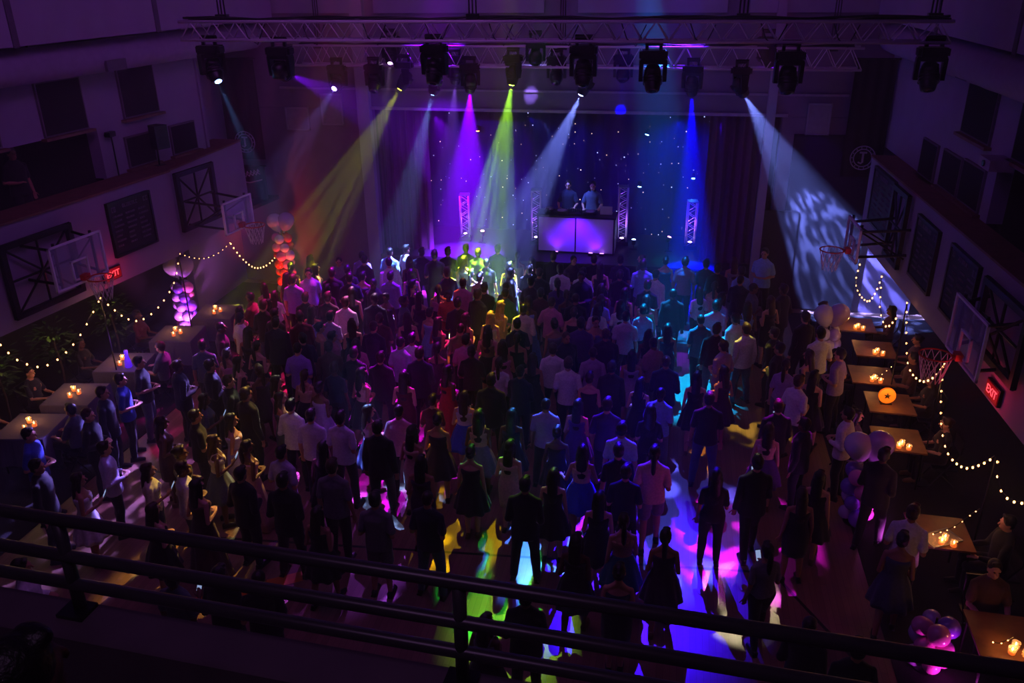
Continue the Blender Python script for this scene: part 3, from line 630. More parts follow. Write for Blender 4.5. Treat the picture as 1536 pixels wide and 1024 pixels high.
# ------------------------------------------------------------------ people
def outline(mb, name, vox, smooth=3, dec=.5, wob=0., seed=0):
    """fuse overlapping closed shapes into one continuous skin"""
    me = mb.mesh(name); o = bpy.data.objects.new(name, me); C.objects.link(o)
    r = o.modifiers.new('r', 'REMESH'); r.mode = 'VOXEL'; r.voxel_size = vox; r.use_smooth_shade = True
    if smooth: s = o.modifiers.new('s', 'SMOOTH'); s.iterations = smooth; s.factor = .5
    if dec < 1: d = o.modifiers.new('d', 'DECIMATE'); d.ratio = dec
    dg = bpy.context.evaluated_depsgraph_get(); out = bpy.data.meshes.new_from_object(o.evaluated_get(dg)); bpy.data.objects.remove(o); bpy.data.meshes.remove(me)
    out.name = name; out.materials.clear()
    if wob:
        for v in out.vertices:
            n = mnoise.noise(Vector((v.co.x * 9 + seed, v.co.y * 9, v.co.z * 5))); v.co += v.normal * n * wob
    out.polygons.foreach_set('use_smooth', [True] * len(out.polygons)); out.update(); return out

def joints(sex, arms, legs):
    f = sex == 'f'; k = .935 if f else 1.
    sh = .15 if f else .18; hz = .92 * k; dz = 0.
    if legs == 'sit': dz = .47 - hz
    J = dict(f=f, k=k, sh=sh, dz=dz)
    J['neck'] = Vector((0, -.012, 1.45 * k + dz)); J['head'] = Vector((0, .014, 1.612 * k + dz)); J['hip'] = hz + dz
    S = {}
    for s, q in ((-1, 'l'), (1, 'r')):
        a = Vector((s * sh, -.005, 1.362 * k + dz))
        P = arms
        if arms == 'phone': P = 'phoneup' if s == 1 else 'down'
        if arms == 'mid': P = 'front' if s == 1 else 'down'
        el, wr, hd = dict(down=((.045, -.035, -.28), (.065, .03, -.525), (.01, .05, -.98)), front=((.05, -.06, -.275), (-.07, .19, -.27), (-.75, .6, .15)), phoneup=((.04, -.02, -.28), (-.06, .23, -.19), (-.3, .6, .75)),
                          wide=((.09, -.05, -.26), (.17, .16, -.33), (.5, .75, .1)), cross=((.045, .0, -.28), (-.16, .2, -.22), (-.98, .05, .1)), up=((.12, .06, -.18), (.14, .12, .1), (.05, .2, .97)),
                          table=((.05, .1, -.26), (-.02, .33, -.25), (-.3, .95, 0)), clap=((.05, .02, -.28), (-.15, .27, -.15), (-.3, .7, .6)), djm=((.08, .06, -.26), (.03, .3, -.3), (-.1, .97, -.2)))[P]
        V3 = lambda t: Vector((s * t[0], t[1], t[2]))
        J['arm' + q] = [a, a + V3(el) * k, a + V3(wr) * k]; J['hd' + q] = V3(hd).normalized()
        hp = Vector((s * (.085 if not f else .088), 0, hz + dz))
        if legs == 'sit': L = [hp, Vector((s * .11, .42 * k, .47)), Vector((s * .11, .40 * k, .09))]
        else:
            sp = dict(stand=(.115, 0, 0), wide=(.17, .0, 0), step=(.1, .16 * s, 0), close=(.07, .02 * s, 0))[legs]
            L = [hp, Vector((s * (sp[0] * .6 + .035), sp[1] * .6 + .025, .495 * k)), Vector((s * sp[0], sp[1] - .02, .085))]
        J['leg' + q] = L
    return J
_bodies = {}
def hand(mb, w, d, s, k):
    """palm, four unequal curled fingers and a thumb"""
    d = d.normalized(); side = d.cross(Vector((0, 0, 1))); side = side.normalized() if side.length > .2 else Vector((1, 0, 0)) * s
    nrm = side.cross(d).normalized()
    c = w + d * .05 * k; mb.limb([w, w + d * .03], [.024 * k, .024 * k], 10)
    q = Matrix((side, d, nrm)).transposed(); mb.ell(c, (.04 * k, .05 * k, .017 * k), 12, 8, q)
    for i, ln in enumerate((.062, .074, .07, .055)):
        b = w + d * .085 * k + side * (i - 1.5) * .0205 * k
        mb.limb([b, b + d * ln * .5 * k - nrm * .004, b + d * ln * .88 * k - nrm * .022 * k], [.0092 * k, .0086 * k, .0076 * k], 8)
    th = w + d * .03 * k + side * (-s) * .03 * k
    mb.limb([th, th + (d * .6 - side * s * .8) * .03 * k, th + (d * .9 - side * s * .75) * .06 * k], [.0115 * k, .0105 * k, .009 * k], 8)
def body(sex, arms, legs):
    key = (sex, arms, legs)
    if key in _bodies: return _bodies[key]
    J = joints(*key); f, k, dz = J['f'], J['k'], J['dz']; mb = MB()
    h = J['head']
    mb.ell(h + Vector((0, -.005, .02 * k)), (.074 * k, .093 * k, .1 * k), 18, 12); mb.ell(h + Vector((0, .02, -.055 * k)), (.056 * k, .066 * k, .062 * k), 16, 10)
    mb.ell(h + Vector((0, .035, -.085 * k)), (.034 * k, .04 * k, .03 * k)); mb.tube([h + Vector((0, .092, .02)), h + Vector((0, .112, -.022))], [.009, .015], 8)
    mb.ell(h + Vector((0, .083, -.058 * k)), (.024, .012, .01))
    for s in (-1, 1): mb.ell(h + Vector((s * .076 * k, -.005, -.01)), (.01, .02, .03)); mb.ell(h + Vector((s * .03, .083, .034)), (.02, .009, .008))
    mb.limb([J['neck'] + Vector((0, -.01, -.05)), h + Vector((0, -.02, -.06))], [.056 * (.86 if f else 1), .05 * (.86 if f else 1)], 14)
    if f: rr = [(.845, .15, .1), (.93, .172, .118), (1.0, .16, .108), (1.12, .118, .088), (1.2, .128, .094), (1.3, .146, .114), (1.365, .132, .094), (1.42, .085, .068), (1.47, .05, .05)]
    else: rr = [(.86, .15, .105), (.95, .165, .115), (1.05, .15, .107), (1.15, .148, .107), (1.25, .165, .115), (1.33, .172, .115), (1.38, .152, .098), (1.43, .095, .072), (1.48, .056, .055)]
    mb.erings([(0, 0, z * k + dz, a, b) for z, a, b in rr], 24)
    if f:
        for s in (-1, 1): mb.ell((s * .065, .085, 1.29 * k + dz), (.055, .05, .055))
    for s, q in ((-1, 'l'), (1, 'r')):
        A = J['arm' + q]; t = .8 if f else 1.
        mb.limb([J['neck'] + Vector((s * .035, -.018, .0)), J['neck'].lerp(A[0], .55) + Vector((0, -.012, -.004)), A[0] + Vector((-s * .01, 0, -.004))], [.05 * t, .05 * t, .046 * t])
        m1 = A[0].lerp(A[1], .4); m2 = A[1].lerp(A[2], .35)
        mb.limb([A[0], m1, A[1], m2, A[2]], [.047 * t, .046 * t, .038 * t, .038 * t, .025 * t]); hand(mb, A[2], J['hd' + q], s, .9 if f else 1.)
        L = J['leg' + q]; m1 = L[0].lerp(L[1], .35); m2 = L[1].lerp(L[2], .35); t2 = .95 if f else 1.
        mb.limb([L[0], m1, L[1], m2 + Vector((0, -.015, 0)), L[2]], [.09 * t2, .082 * t2, .055 * t2, .054 * t2, .034 * t2])
        a = L[2]; mb.limb([a + Vector((0, -.03, -.045)), a + Vector((s * .01, .09, -.055)), a + Vector((s * .015, .15, -.062))], [.034, .033, .022], 10)
    _bodies[key] = outline(mb, 'person', .0085, 3, .3); return _bodies[key]
_cl = {}
def cloth(kind, sex, arms, legs):
    key = (kind, sex, arms, legs)
    if key in _cl: return _cl[key]
    J = joints(sex, arms, legs); f, k, dz = J['f'], J['k'], J['dz']; mb = MB(); sd = len(_cl)
    def R(rr, n=26): mb.erings([(0, c, z * k + dz, a, b) for z, a, b, c in rr], n)
    def sleeves(upto, ex):
        for q in 'lr':
            A = J['arm' + q]; t = .84 if f else 1.
            if upto == 's': mb.limb([A[0], A[0].lerp(A[1], .45), A[0].lerp(A[1], .72)], [.053 * t + ex, .057 * t + ex, .06 * t + ex])
            else: mb.limb([A[0], A[0].lerp(A[1], .5), A[1], A[1].lerp(A[2], .5), A[1].lerp(A[2], .93)], [.054 * t + ex, .055 * t + ex, .05 * t + ex, .045 * t + ex, .036 * t + ex])
    if kind in ('shirt', 'long', 'suit'):
        hem = .83 if legs != 'sit' else .93; e = .022 if kind == 'suit' else .012
        if kind == 'suit' and legs != 'sit': hem = .77
        R([(hem, .186 + e, .135 + e, 0), (.95, .178 + e, .128 + e, 0), (1.06, .163 + e, .118 + e, 0), (1.16, .16 + e, .117 + e, 0), (1.26, .172 + e, .122 + e, 0), (1.33, .178 + e, .122 + e, 0), (1.385, .158 + e, .104 + e, 0), (1.43, .108 + e, .082 + e, 0), (1.475, .07, .067, -.005), (1.495, .064, .062, -.008)])
        for s, q in ((-1, 'l'), (1, 'r')): A = J['arm' + q][0]; mb.limb([J['neck'] + Vector((s * .035, -.018, -.006)), J['neck'].lerp(A, .55) + Vector((0, -.012, -.004)), A + Vector((-s * .01, 0, -.004))], [.058 + e * .4, .058 + e * .4, .053 + e * .4])
        sleeves('s' if kind == 'shirt' else 'l', .002 if kind != 'suit' else .009)
        if kind == 'suit': mb.tube([J['neck'] + Vector((.066 * math.cos(t * PI / 8), .06 * math.sin(t * PI / 8), .035)) for t in range(16)], .013, 8, closed=True)
        m = outline(mb, 'jacket' if kind == 'suit' else 'shirt', .0125, 2, .45, .007, sd)
    elif kind in ('trousers', 'wtrousers', 'shorts'):
        w = 1. if not f else .97
        R([(.80, .06, .06, 0), (.84, .16 * w, .118, 0), (.92, .178 * w, .127, 0), (.99, .17 * w, .122, 0), (1.04, .16 * w, .115, 0)])
        for q in 'lr':
            L = J['leg' + q]; a = L[2] + Vector((0, 0, .0))
            if kind == 'shorts': mb.limb([L[0] + Vector((0, 0, -.02)), L[0].lerp(L[1], .4), L[0].lerp(L[1], .75)], [.1, .1, .098])
            else: mb.limb([L[0], L[0].lerp(L[1], .4), L[1], L[1].lerp(L[2], .35) + Vector((0, -.014, 0)), L[1].lerp(L[2], .7) + Vector((0, -.006, 0)), a], ([.1, .095, .074, .071, .064, .058] if not f else [.1, .092, .068, .066, .056, .046]))
        m = outline(mb, 'shorts' if kind == 'shorts' else 'trousers', .0125, 2, .4, .006, sd)
    elif kind == 'blouse':
        e = .01
        R([(.90, .176, .126, 0), (.98, .168 + e, .115 + e, 0), (1.1, .128 + e, .098 + e, 0), (1.2, .138 + e, .105 + e, .005), (1.3, .154 + e, .128 + e, .012), (1.37, .138 + e, .102 + e, 0), (1.42, .094 + e, .078 + e, 0), (1.455, .068, .062, -.005)])
        for s, q in ((-1, 'l'), (1, 'r')): A = J['arm' + q][0]; mb.limb([J['neck'] + Vector((s * .035, -.018, -.012)), J['neck'].lerp(A, .55) + Vector((0, -.012, -.004)), A + Vector((-s * .01, 0, -.002))], [.05, .05, .047])
        sleeves('s', 0)
        m = outline(mb, 'blouse', .0115, 2, .45, .005, sd)
    elif kind == 'camisole':
        e = .008
        R([(.95, .175 + e, .118 + e, 0), (1.0, .163 + e, .11 + e, 0), (1.1, .124 + e, .094 + e, 0), (1.2, .134 + e, .1 + e, .005), (1.27, .152 + e, .126 + e, .012), (1.315, .154 + e, .122 + e, .008), (1.335, .148, .105, 0)])
        for s in (-1, 1): mb.tube([(s * .09, .11, 1.33 * k + dz), (s * .1, .03, 1.44 * k + dz), (s * .1, -.06, 1.42 * k + dz), (s * .085, -.1, 1.32 * k + dz)], .012, 8)
        m = outline(mb, 'top', .0105, 2, .45, .003, sd)
    else:
        n = 56; rings = []
        def ring(z, a, b, fold, c=0., nf=9): rings.append([((a + fold * math.cos(nf * 2 * PI * j / n + z * 3) + fold * .5 * math.sin(5 * 2 * PI * j / n)) * math.cos(2 * PI * j / n), c + (b + fold * math.cos(nf * 2 * PI * j / n + z * 3)) * math.sin(2 * PI * j / n), z * k + dz) for j in range(n)])
        if kind == 'flare': spec = [(.56, .285, .245, .022), (.62, .275, .235, .02), (.72, .25, .21, .015), (.85, .222, .178, .009), (.96, .19, .14, .004), (1.05, .148, .112, .001), (1.1, .134, .104, 0), (1.2, .144, .112, 0), (1.28, .162, .134, 0), (1.315, .164, .13, 0), (1.335, .15, .108, 0)]
        elif kind == 'fit': spec = [(.54, .175, .148, .005), (.62, .18, .15, .004), (.75, .188, .15, .003), (.88, .19, .142, .002), (.96, .184, .132, .001), (1.04, .158, .114, 0), (1.1, .134, .104, 0), (1.2, .144, .112, 0), (1.28, .162, .134, 0), (1.315, .164, .13, 0), (1.335, .15, .108, 0)]
        elif kind == 'gown': spec = [(.03, .30, .27, .03), (.2, .275, .245, .026), (.45, .24, .205, .018), (.7, .21, .172, .009), (.88, .194, .146, .003), (.96, .184, .132, .001), (1.04, .158, .114, 0), (1.1, .134, .104, 0), (1.2, .144, .112, 0), (1.28, .162, .134, 0), (1.315, .164, .13, 0), (1.335, .15, .108, 0)]
        else: spec = [(.56, .30, .26, .024), (.62, .288, .248, .021), (.74, .256, .215, .015), (.87, .222, .178, .008), (.97, .188, .136, .003), (1.05, .15, .113, 0), (1.08, .142, .108, 0)]
        if legs == 'sit': spec = [q for q in spec if q[0] > .84]
        for z, a, b, fo in spec: ring(z, a, b, fo, .006 if 1.15 < z < 1.32 else 0.)
        mb.loft(rings)
        m = mb.mesh('skirt' if kind == 'skirt' else 'dress', True); mb = None
    m.materials.clear(); _cl[key] = m; return m
_hair = {}
def hair(style, sex, legs):
    key = (style, sex, legs == 'sit')
    if key in _hair: return _hair[key]
    J = joints(sex, 'down', legs); k = J['k']; h = J['head']; mb = MB()
    def E(c, r): mb.ell(h + Vector(c) * k, [q * k for q in r], 16, 10)
    if style == 'crop': E((0, -.012, .032), (.079, .094, .093)); E((0, -.045, -.02), (.07, .055, .055))
    else: E((0, -.024, .042), (.085, .1, .1)); E((0, -.05, -.015), (.078, .058, .07)); E((.012, .04, .112), (.055, .035, .028))
    if style in ('long', 'longblonde'):
        mb.erings([(h.x, h.y - yy * k, h.z + z * k, a * k, b * k) for z, a, b, yy in ((-.44, .05, .02, .115), (-.38, .075, .032, .112), (-.25, .088, .04, .105), (-.12, .088, .05, .085), (0, .09, .06, .045), (.06, .08, .06, .03))], 18)
        for s in (-1, 1): mb.limb([h + Vector((s * .07, .02, .05)) * k, h + Vector((s * .085, -.01, -.08)) * k, h + Vector((s * .085, -.04, -.22)) * k], [.022, .026, .02], 10)
    if style == 'pony':
        mb.limb([h + Vector(c) * k for c in ((0, -.1, .04), (0, -.135, -.02), (0, -.13, -.15), (0, -.115, -.3), (0, -.11, -.4))], [.03, .036, .038, .03, .012], 12)
    if style == 'bun': E((0, -.1, .05), (.048, .048, .045))
    _hair[key] = outline(mb, 'hair', .009, 2, .4, .006, 3); return _hair[key]
def shoes(sex, s, legs):
    key = ('shoe', sex, s, legs)
    if key in _cl: return _cl[key]
    J = joints(sex, 'down', legs); a = J['leg' + ('l' if s < 0 else 'r')][2]; mb = MB()
    g = .9 if sex == 'f' else 1.
    mb.limb([Vector((a.x, a.y - .035, .05)), Vector((a.x + s * .008, a.y + .06, .042)), Vector((a.x + s * .016, a.y + .165 * g, .03))], [.046 * g, .044 * g, .028], 12)
    mb.box((a.x + s * .008, a.y + .05, .012), (.078 * g, .27 * g, .024))
    if sex == 'f': mb.box((a.x, a.y - .05, .02), (.035, .035, .04))
    _cl[key] = outline(mb, 'shoe', .009, 2, .45); return _cl[key]
OUT = dict(shirt=('m', [('shirt', 'top'), ('trousers', 'bot')]), long=('m', [('long', 'top'), ('trousers', 'bot')]), suit=('m', [('suit', 'top'), ('trousers', 'top')]), shorts=('m', [('shirt', 'top'), ('shorts', 'bot')]),
           flare=('f', [('flare', 'top')]), fit=('f', [('fit', 'top')]), gown=('f', [('gown', 'top')]), skirt=('f', [('camisole', 'top'), ('skirt', 'bot')]), slacks=('f', [('blouse', 'top'), ('wtrousers', 'bot')]))
prnd = random.Random(5)
eb = MB(); eb.ell((0, 0, 0), (.014, .008, .007), 10, 6); EYE = eb.mesh('eye', True); M_eye = mat('eye_dark', (.04, .03, .03), .25)
def person(x, y, z, s, outfit, top, bot, hr, face, arms, label, legs=None, group=None, phone=False):
    sex, parts = OUT[outfit]; lg = legs or prnd.choice(['stand', 'wide', 'step'] if sex == 'm' else ['close', 'stand', 'step'])
    if outfit in ('gown',): lg = 'close'
    if outfit in ('fit',) and lg == 'step': lg = 'stand'
    skin = prnd.choice([SKIN[0], SKIN[0], SKIN[1], SKIN[1], SKIN[2]]); hm = BLOND if hr == 'longblonde' else HAIRM[prnd.choice([0, 0, 1, 1, 2])]
    r = inst('person', body(sex, arms, lg), skin, None, (x, y, z), (0, 0, -math.radians(face)), s); tag(r, label, 'person', group)
    inst('hair', hair(hr, sex, lg), hm, r)
    for kd, c in parts:
        me = cloth(kd, sex, arms, lg); inst(me.name.split('.')[0], me, fab(top if c == 'top' else bot), r)
    sm = M_shoe if (sex == 'm' or prnd.random() < .6) else M_shoe2
    for sg in (-1, 1): inst('shoe', shoes(sex, sg, lg), sm, r)
    if abs(face) > 100:
        J = joints(sex, arms, lg)
        for sg in (-1, 1): inst('eye', EYE, M_eye, r, J['head'] + Vector((sg * .029, .084, .014)) * J['k'])
    if phone:
        J = joints(sex, arms, lg); p = J['armr'][2] + J['hdr'] * .12 + Vector((-.01, .02, .02)); p = Matrix.Rotation(-math.radians(face), 3, 'Z') @ (p * s)
        q = thing('phone', 'phone held by ' + ' '.join(label.replace(',', '').split()[:13]), 'phone', (x + p.x, y + p.y, z + p.z), -math.radians(face)); q.rotation_euler.x = -.5
        mm = MB(); mm.box((0, 0, 0), (.074, .009, .15)); obj('case', mm, M_gear, q); mm = MB(); mm.box((0, -.006, 0), (.066, .003, .136)); obj('screen', mm, M_screen, q)
    return r
CROWD = [
(0.27,9.13,0.00,0.997,'flare','plum','black','pony',0,'front','woman with ponytail, flared plum dress, near balcony, cyan floor-light side'),
(-0.85,8.83,0.00,1.004,'flare','black','black','long',8,'front','woman with long hair, flared black dress, near balcony, cyan floor-light side, second from stage'),
(-0.27,8.28,0.00,1.025,'fit','navy','black','bun',0,'front','woman with bun, fitted navy dress, near balcony, cyan floor-light side'),
(-0.28,9.36,0.00,0.998,'skirt','tan','teal','pony',-10,'phone','woman with ponytail, tan top, teal skirt, near balcony, cyan floor-light side'),
(-0.64,9.81,0.00,1.000,'flare','black','black','long',0,'front','woman with long hair, flared black dress, near balcony, cyan floor-light side, nearest stage'),
(-1.68,9.83,0.00,1.005,'suit','black','black','short',0,'front','man in black suit, near balcony, DJ booth side, nearest stage'),
(-1.35,10.33,0.00,0.981,'flare','black','black','long',0,'down','woman with long hair, flared black dress, near balcony, DJ booth side'),
(-1.00,11.01,0.00,1.001,'skirt','blush','blue','long',0,'wide','woman with long hair, blush pink top, blue skirt, near balcony, DJ booth side'),
(-2.66,10.70,0.00,1.008,'flare','black','black','bun',0,'down','woman with bun, flared black dress, near balcony, DJ booth side, third from stage'),
(-2.10,10.92,0.00,1.018,'fit','blush','black','long',12,'front','woman with long hair, fitted blush pink dress, near balcony, DJ booth side, second from stage'),
(-1.46,11.58,0.00,0.976,'flare','black','black','bun',0,'down','woman with bun, flared black dress, near balcony, DJ booth side, nearest stage'),
(-0.46,10.98,0.00,0.988,'shirt','black','black','short',-15,'down','man in black short-sleeved shirt, black trousers, near balcony, cyan floor-light side'),
(-0.32,10.45,0.00,0.975,'shirt','navy','black','short',0,'front','man in navy short-sleeved shirt, black trousers, near balcony, cyan floor-light side'),
(-0.45,11.54,0.00,1.019,'shirt','mint','navy','short',0,'down','man in mint short-sleeved shirt, navy trousers, near balcony, cyan floor-light side'),
(-0.03,12.41,0.00,1.012,'slacks','black','black','long',0,'front','woman with long hair, black top, black trousers, mid floor, cyan floor-light side'),
(0.12,12.97,0.00,0.973,'shirt','skyblue','grey','crop',15,'front','man in sky blue short-sleeved shirt, grey trousers, mid floor, cyan floor-light side'),
(0.07,10.89,0.00,1.029,'shorts','blush','grey','pony',0,'front','person with ponytail, blush pink top, grey shorts, near balcony, cyan floor-light side'),
(0.91,12.73,0.00,1.028,'shirt','black','denim','short',0,'down','man in black short-sleeved shirt, denim trousers, mid floor, cyan floor-light side'),
(0.96,10.64,0.00,1.009,'slacks','black','black','long',0,'phone','woman with long hair, black top, black trousers, near balcony, cyan floor-light side'),
(1.54,10.92,0.00,1.007,'suit','black','black','short',-12,'phone','man in black suit, near balcony, string-light side, second from stage'),
(1.83,12.19,0.00,0.979,'skirt','blush','purple','long',8,'down','woman with long hair, blush pink top, purple skirt, near balcony, string-light side'),
(2.37,12.28,0.00,0.971,'suit','navy','black','short',-55,'down','man in navy suit, near balcony, string-light side'),
(2.45,13.72,0.00,1.002,'shirt','white','black','short',50,'front','man in white short-sleeved shirt, black trousers, mid floor, string-light side'),
(3.10,12.73,0.00,0.974,'long','white','black','short',-60,'front','man in white long-sleeved shirt, black trousers, mid floor, string-light side'),
(2.02,12.79,0.00,0.981,'suit','navy','black','short',-10,'phone','man in navy suit, mid floor, string-light side'),
(2.41,10.89,0.00,0.985,'flare','black','black','long',20,'down','woman with long hair, flared black dress, near balcony, string-light side'),
(2.12,10.44,0.00,0.972,'fit','black','black','long',-5,'down','woman with long hair, fitted black dress, near balcony, string-light side'),
(1.53,9.05,0.00,0.998,'slacks','grey','black','pony',-20,'phone','woman with ponytail, grey top, black trousers, near balcony, string-light side'),
(1.84,7.66,0.00,0.996,'suit','black','black','crop',30,'front','cropped-hair man in black suit, near balcony, string-light side'),
(2.28,7.34,0.00,1.021,'shirt','black','black','short',0,'front','man in black short-sleeved shirt, black trousers, near balcony, string-light side'),
(3.45,10.03,0.00,1.001,'shirt','white','black','short',25,'front','man in white short-sleeved shirt, black trousers, near balcony, string-light side'),
(3.23,9.54,0.00,1.008,'flare','slate','black','bun',15,'front','woman with bun, flared slate grey dress, near balcony, string-light side'),
(3.38,11.46,0.00,1.000,'suit','black','black','short',35,'front','man in black suit, near balcony, string-light side, nearest stage'),
(-2.93,9.27,0.00,1.010,'shirt','navy','denim','crop',10,'front','man in navy short-sleeved shirt, denim trousers, near balcony, DJ booth side'),
(-3.64,9.16,0.00,0.997,'shorts','grey','grey','short',0,'front','person with short hair, grey top, grey shorts, near balcony, DJ booth side'),
(-4.37,8.87,0.00,0.987,'flare','black','black','long',10,'front','woman with long hair, flared black dress, near balcony, purple curtain side, second from stage'),
(-4.49,9.77,0.00,1.030,'shirt','grey','black','short',0,'down','man in grey short-sleeved shirt, black trousers, near balcony, purple curtain side'),
(-3.31,10.25,0.00,1.030,'fit','plum','black','long',0,'front','woman with long hair, fitted plum dress, near balcony, DJ booth side'),
(-4.21,10.98,0.00,1.020,'suit','black','black','short',0,'down','man in black suit, near balcony, purple curtain side, nearest stage'),
(-4.91,11.20,0.00,1.012,'shirt','lavender','black','short',10,'front','man in lavender short-sleeved shirt, black trousers, near balcony, purple curtain side, second from stage'),
(-5.44,11.26,0.00,0.989,'shirt','lavender','black','short',0,'down','man in lavender short-sleeved shirt, black trousers, near balcony, purple curtain side, nearest stage'),
(-5.91,11.54,0.00,0.984,'long','white','black','short',8,'front','man in white long-sleeved shirt, black trousers, near balcony, purple curtain side'),
(-4.95,10.50,0.00,0.987,'flare','black','black','long',0,'down','woman with long hair, flared black dress, near balcony, purple curtain side, nearest stage'),
(-5.45,10.15,0.00,0.974,'shirt','lavender','black','short',15,'front','man in lavender short-sleeved shirt, black trousers, near balcony, purple curtain side, third from stage'),
(-5.06,9.35,0.00,1.016,'suit','black','black','short',0,'front','man in black suit, near balcony, purple curtain side, third from stage'),
(-5.76,9.46,0.00,0.994,'suit','black','black','short',15,'front','man in black suit, near balcony, purple curtain side, second from stage'),
(-4.61,11.65,0.00,1.021,'skirt','pink','purple','long',55,'front','woman with long hair, pink top, purple skirt, near balcony, purple curtain side'),
(-4.07,11.62,0.00,0.993,'shirt','pink','black','crop',0,'front','man in pink short-sleeved shirt, black trousers, near balcony, purple curtain side'),
(-3.69,11.09,0.00,1.027,'fit','blush','black','long',20,'front','woman with long hair, fitted blush pink dress, near balcony, DJ booth side, nearest stage'),
(-3.40,11.55,0.00,1.021,'flare','black','black','bun',0,'front','woman with bun, flared black dress, near balcony, DJ booth side, second from stage'),
(-3.70,12.32,0.00,0.970,'slacks','wine','black','short',0,'front','woman with short hair, wine top, black trousers, near balcony, DJ booth side'),
(-3.18,12.47,0.00,0.983,'skirt','lavender','blue','long',0,'front','woman with long hair, lavender top, blue skirt, mid floor, DJ booth side'),
(-2.77,11.76,0.00,1.025,'skirt','blush','grey','long',0,'front','woman with long hair, blush pink top, grey skirt, near balcony, DJ booth side'),
(-2.26,11.94,0.00,0.998,'flare','navy','black','long',0,'down','woman with long hair, flared navy dress, near balcony, DJ booth side'),
(-2.78,12.84,0.00,1.029,'suit','black','black','short',0,'front','man in black suit, mid floor, DJ booth side'),
(-2.84,13.84,0.00,0.994,'slacks','white','black','pony',0,'down','woman with ponytail, white top, black trousers, mid floor, DJ booth side'),
(-1.92,14.47,0.00,0.974,'long','white','black','short',0,'down','man in white long-sleeved shirt, black trousers, mid floor, DJ booth side'),
(-1.55,13.79,0.00,1.008,'shirt','white','black','short',0,'front','man in white short-sleeved shirt, black trousers, mid floor, DJ booth side'),
(-2.25,14.05,0.00,1.017,'flare','black','black','long',0,'down','woman with long hair, flared black dress, mid floor, DJ booth side'),
(-2.71,15.04,0.00,0.986,'fit','black','black','pony',0,'front','woman with ponytail, fitted black dress, mid floor, DJ booth side'),
(-1.74,12.28,0.00,0.975,'shirt','lilac','black','crop',0,'down','man in lilac short-sleeved shirt, black trousers, near balcony, DJ booth side'),
(-1.23,12.47,0.00,0.990,'flare','purple','black','long',10,'front','woman with long hair, flared purple dress, mid floor, DJ booth side'),
(-0.73,12.27,0.00,1.028,'shirt','plum','black','short',0,'front','man in plum short-sleeved shirt, black trousers, near balcony, cyan floor-light side'),
(-1.13,13.45,0.00,1.015,'fit','black','black','bun',0,'front','woman with bun, fitted black dress, mid floor, DJ booth side'),
(-0.77,13.85,0.00,0.977,'suit','black','black','short',0,'down','man in black suit, mid floor, cyan floor-light side'),
(-0.44,14.58,0.00,0.985,'flare','lilac','black','long',0,'front','woman with long hair, flared lilac dress, mid floor, cyan floor-light side'),
(-0.17,15.63,0.00,0.976,'skirt','black','mauve','long',0,'down','woman with long hair, black top, mauve skirt, packed middle, cyan floor-light side'),
(0.20,16.02,0.00,0.974,'fit','navy','black','long',0,'down','woman with long hair, fitted navy dress, packed middle, cyan floor-light side'),
(0.19,14.10,0.00,1.018,'suit','navy','black','crop',0,'front','cropped-hair man in navy suit, mid floor, cyan floor-light side'),
(0.74,13.86,0.00,0.981,'flare','black','black','long',0,'down','woman with long hair, flared black dress, mid floor, cyan floor-light side'),
(1.22,14.11,0.00,1.004,'flare','plum','black','long',-40,'front','woman with long hair, flared plum dress, mid floor, cyan floor-light side'),
(1.24,15.02,0.00,0.997,'shirt','lilac','grey','short',-45,'front','man in lilac short-sleeved shirt, grey trousers, mid floor, cyan floor-light side'),
(1.54,16.51,0.00,0.981,'long','white','black','short',-40,'front','man in white long-sleeved shirt, black trousers, packed middle, string-light side'),
(1.71,15.85,0.00,1.014,'long','white','slate','short',-30,'down','man in white long-sleeved shirt, slate grey trousers, packed middle, string-light side'),
(2.25,15.87,0.00,0.978,'suit','black','black','short',-60,'down','man in black suit, packed middle, string-light side, third from stage'),
(-7.24,9.45,0.00,1.009,'slacks','cream','slate','long',60,'phone','woman with long hair, cream top, slate grey trousers, near balcony, scoreboard side'),
(-8.18,9.82,0.00,0.977,'long','lavender','black','short',50,'front','man in lavender long-sleeved shirt, black trousers, near balcony, scoreboard side'),
(-8.12,9.08,0.00,0.995,'flare','white','black','long',55,'phone','woman with long hair, flared white dress, near balcony, scoreboard side'),
(-6.64,8.59,0.00,0.983,'flare','black','black','long',20,'front','woman with long hair, flared black dress, near balcony, scoreboard side'),
(-6.69,9.48,0.00,0.986,'long','white','slate','short',45,'front','man in white long-sleeved shirt, slate grey trousers, near balcony, scoreboard side'),
(-6.28,9.13,0.00,1.028,'gown','brown','black','long',20,'front','woman with long hair, long brown gown, near balcony, purple curtain side'),
(-7.80,10.75,0.00,1.018,'fit','brown','black','long',50,'front','woman with long hair, fitted brown dress, near balcony, scoreboard side'),
(-7.30,10.94,0.00,0.988,'shirt','black','black','short',45,'cross','man in black short-sleeved shirt, black trousers, near balcony, scoreboard side'),
(-7.00,9.93,0.00,1.023,'fit','black','black','bun',60,'front','woman with bun, fitted black dress, near balcony, scoreboard side'),
(-7.57,11.69,0.00,0.983,'slacks','slate','denim','long',60,'phone','woman with long hair, slate grey top, denim trousers, near balcony, scoreboard side'),
(-7.35,12.18,0.00,0.994,'suit','black','black','short',60,'front','man in black suit, near balcony, scoreboard side, nearest stage'),
(-6.72,11.01,0.00,1.021,'fit','lavender','black','long',60,'front','woman with long hair, fitted lavender dress, near balcony, scoreboard side'),
(-6.68,10.36,0.00,1.009,'skirt','cream','slate','long',55,'phone','woman with long hair, cream top, slate grey skirt, near balcony, scoreboard side'),
(-6.14,10.38,0.00,0.976,'gown','blush','black','pony',35,'front','woman with ponytail, long blush pink gown, near balcony, purple curtain side'),
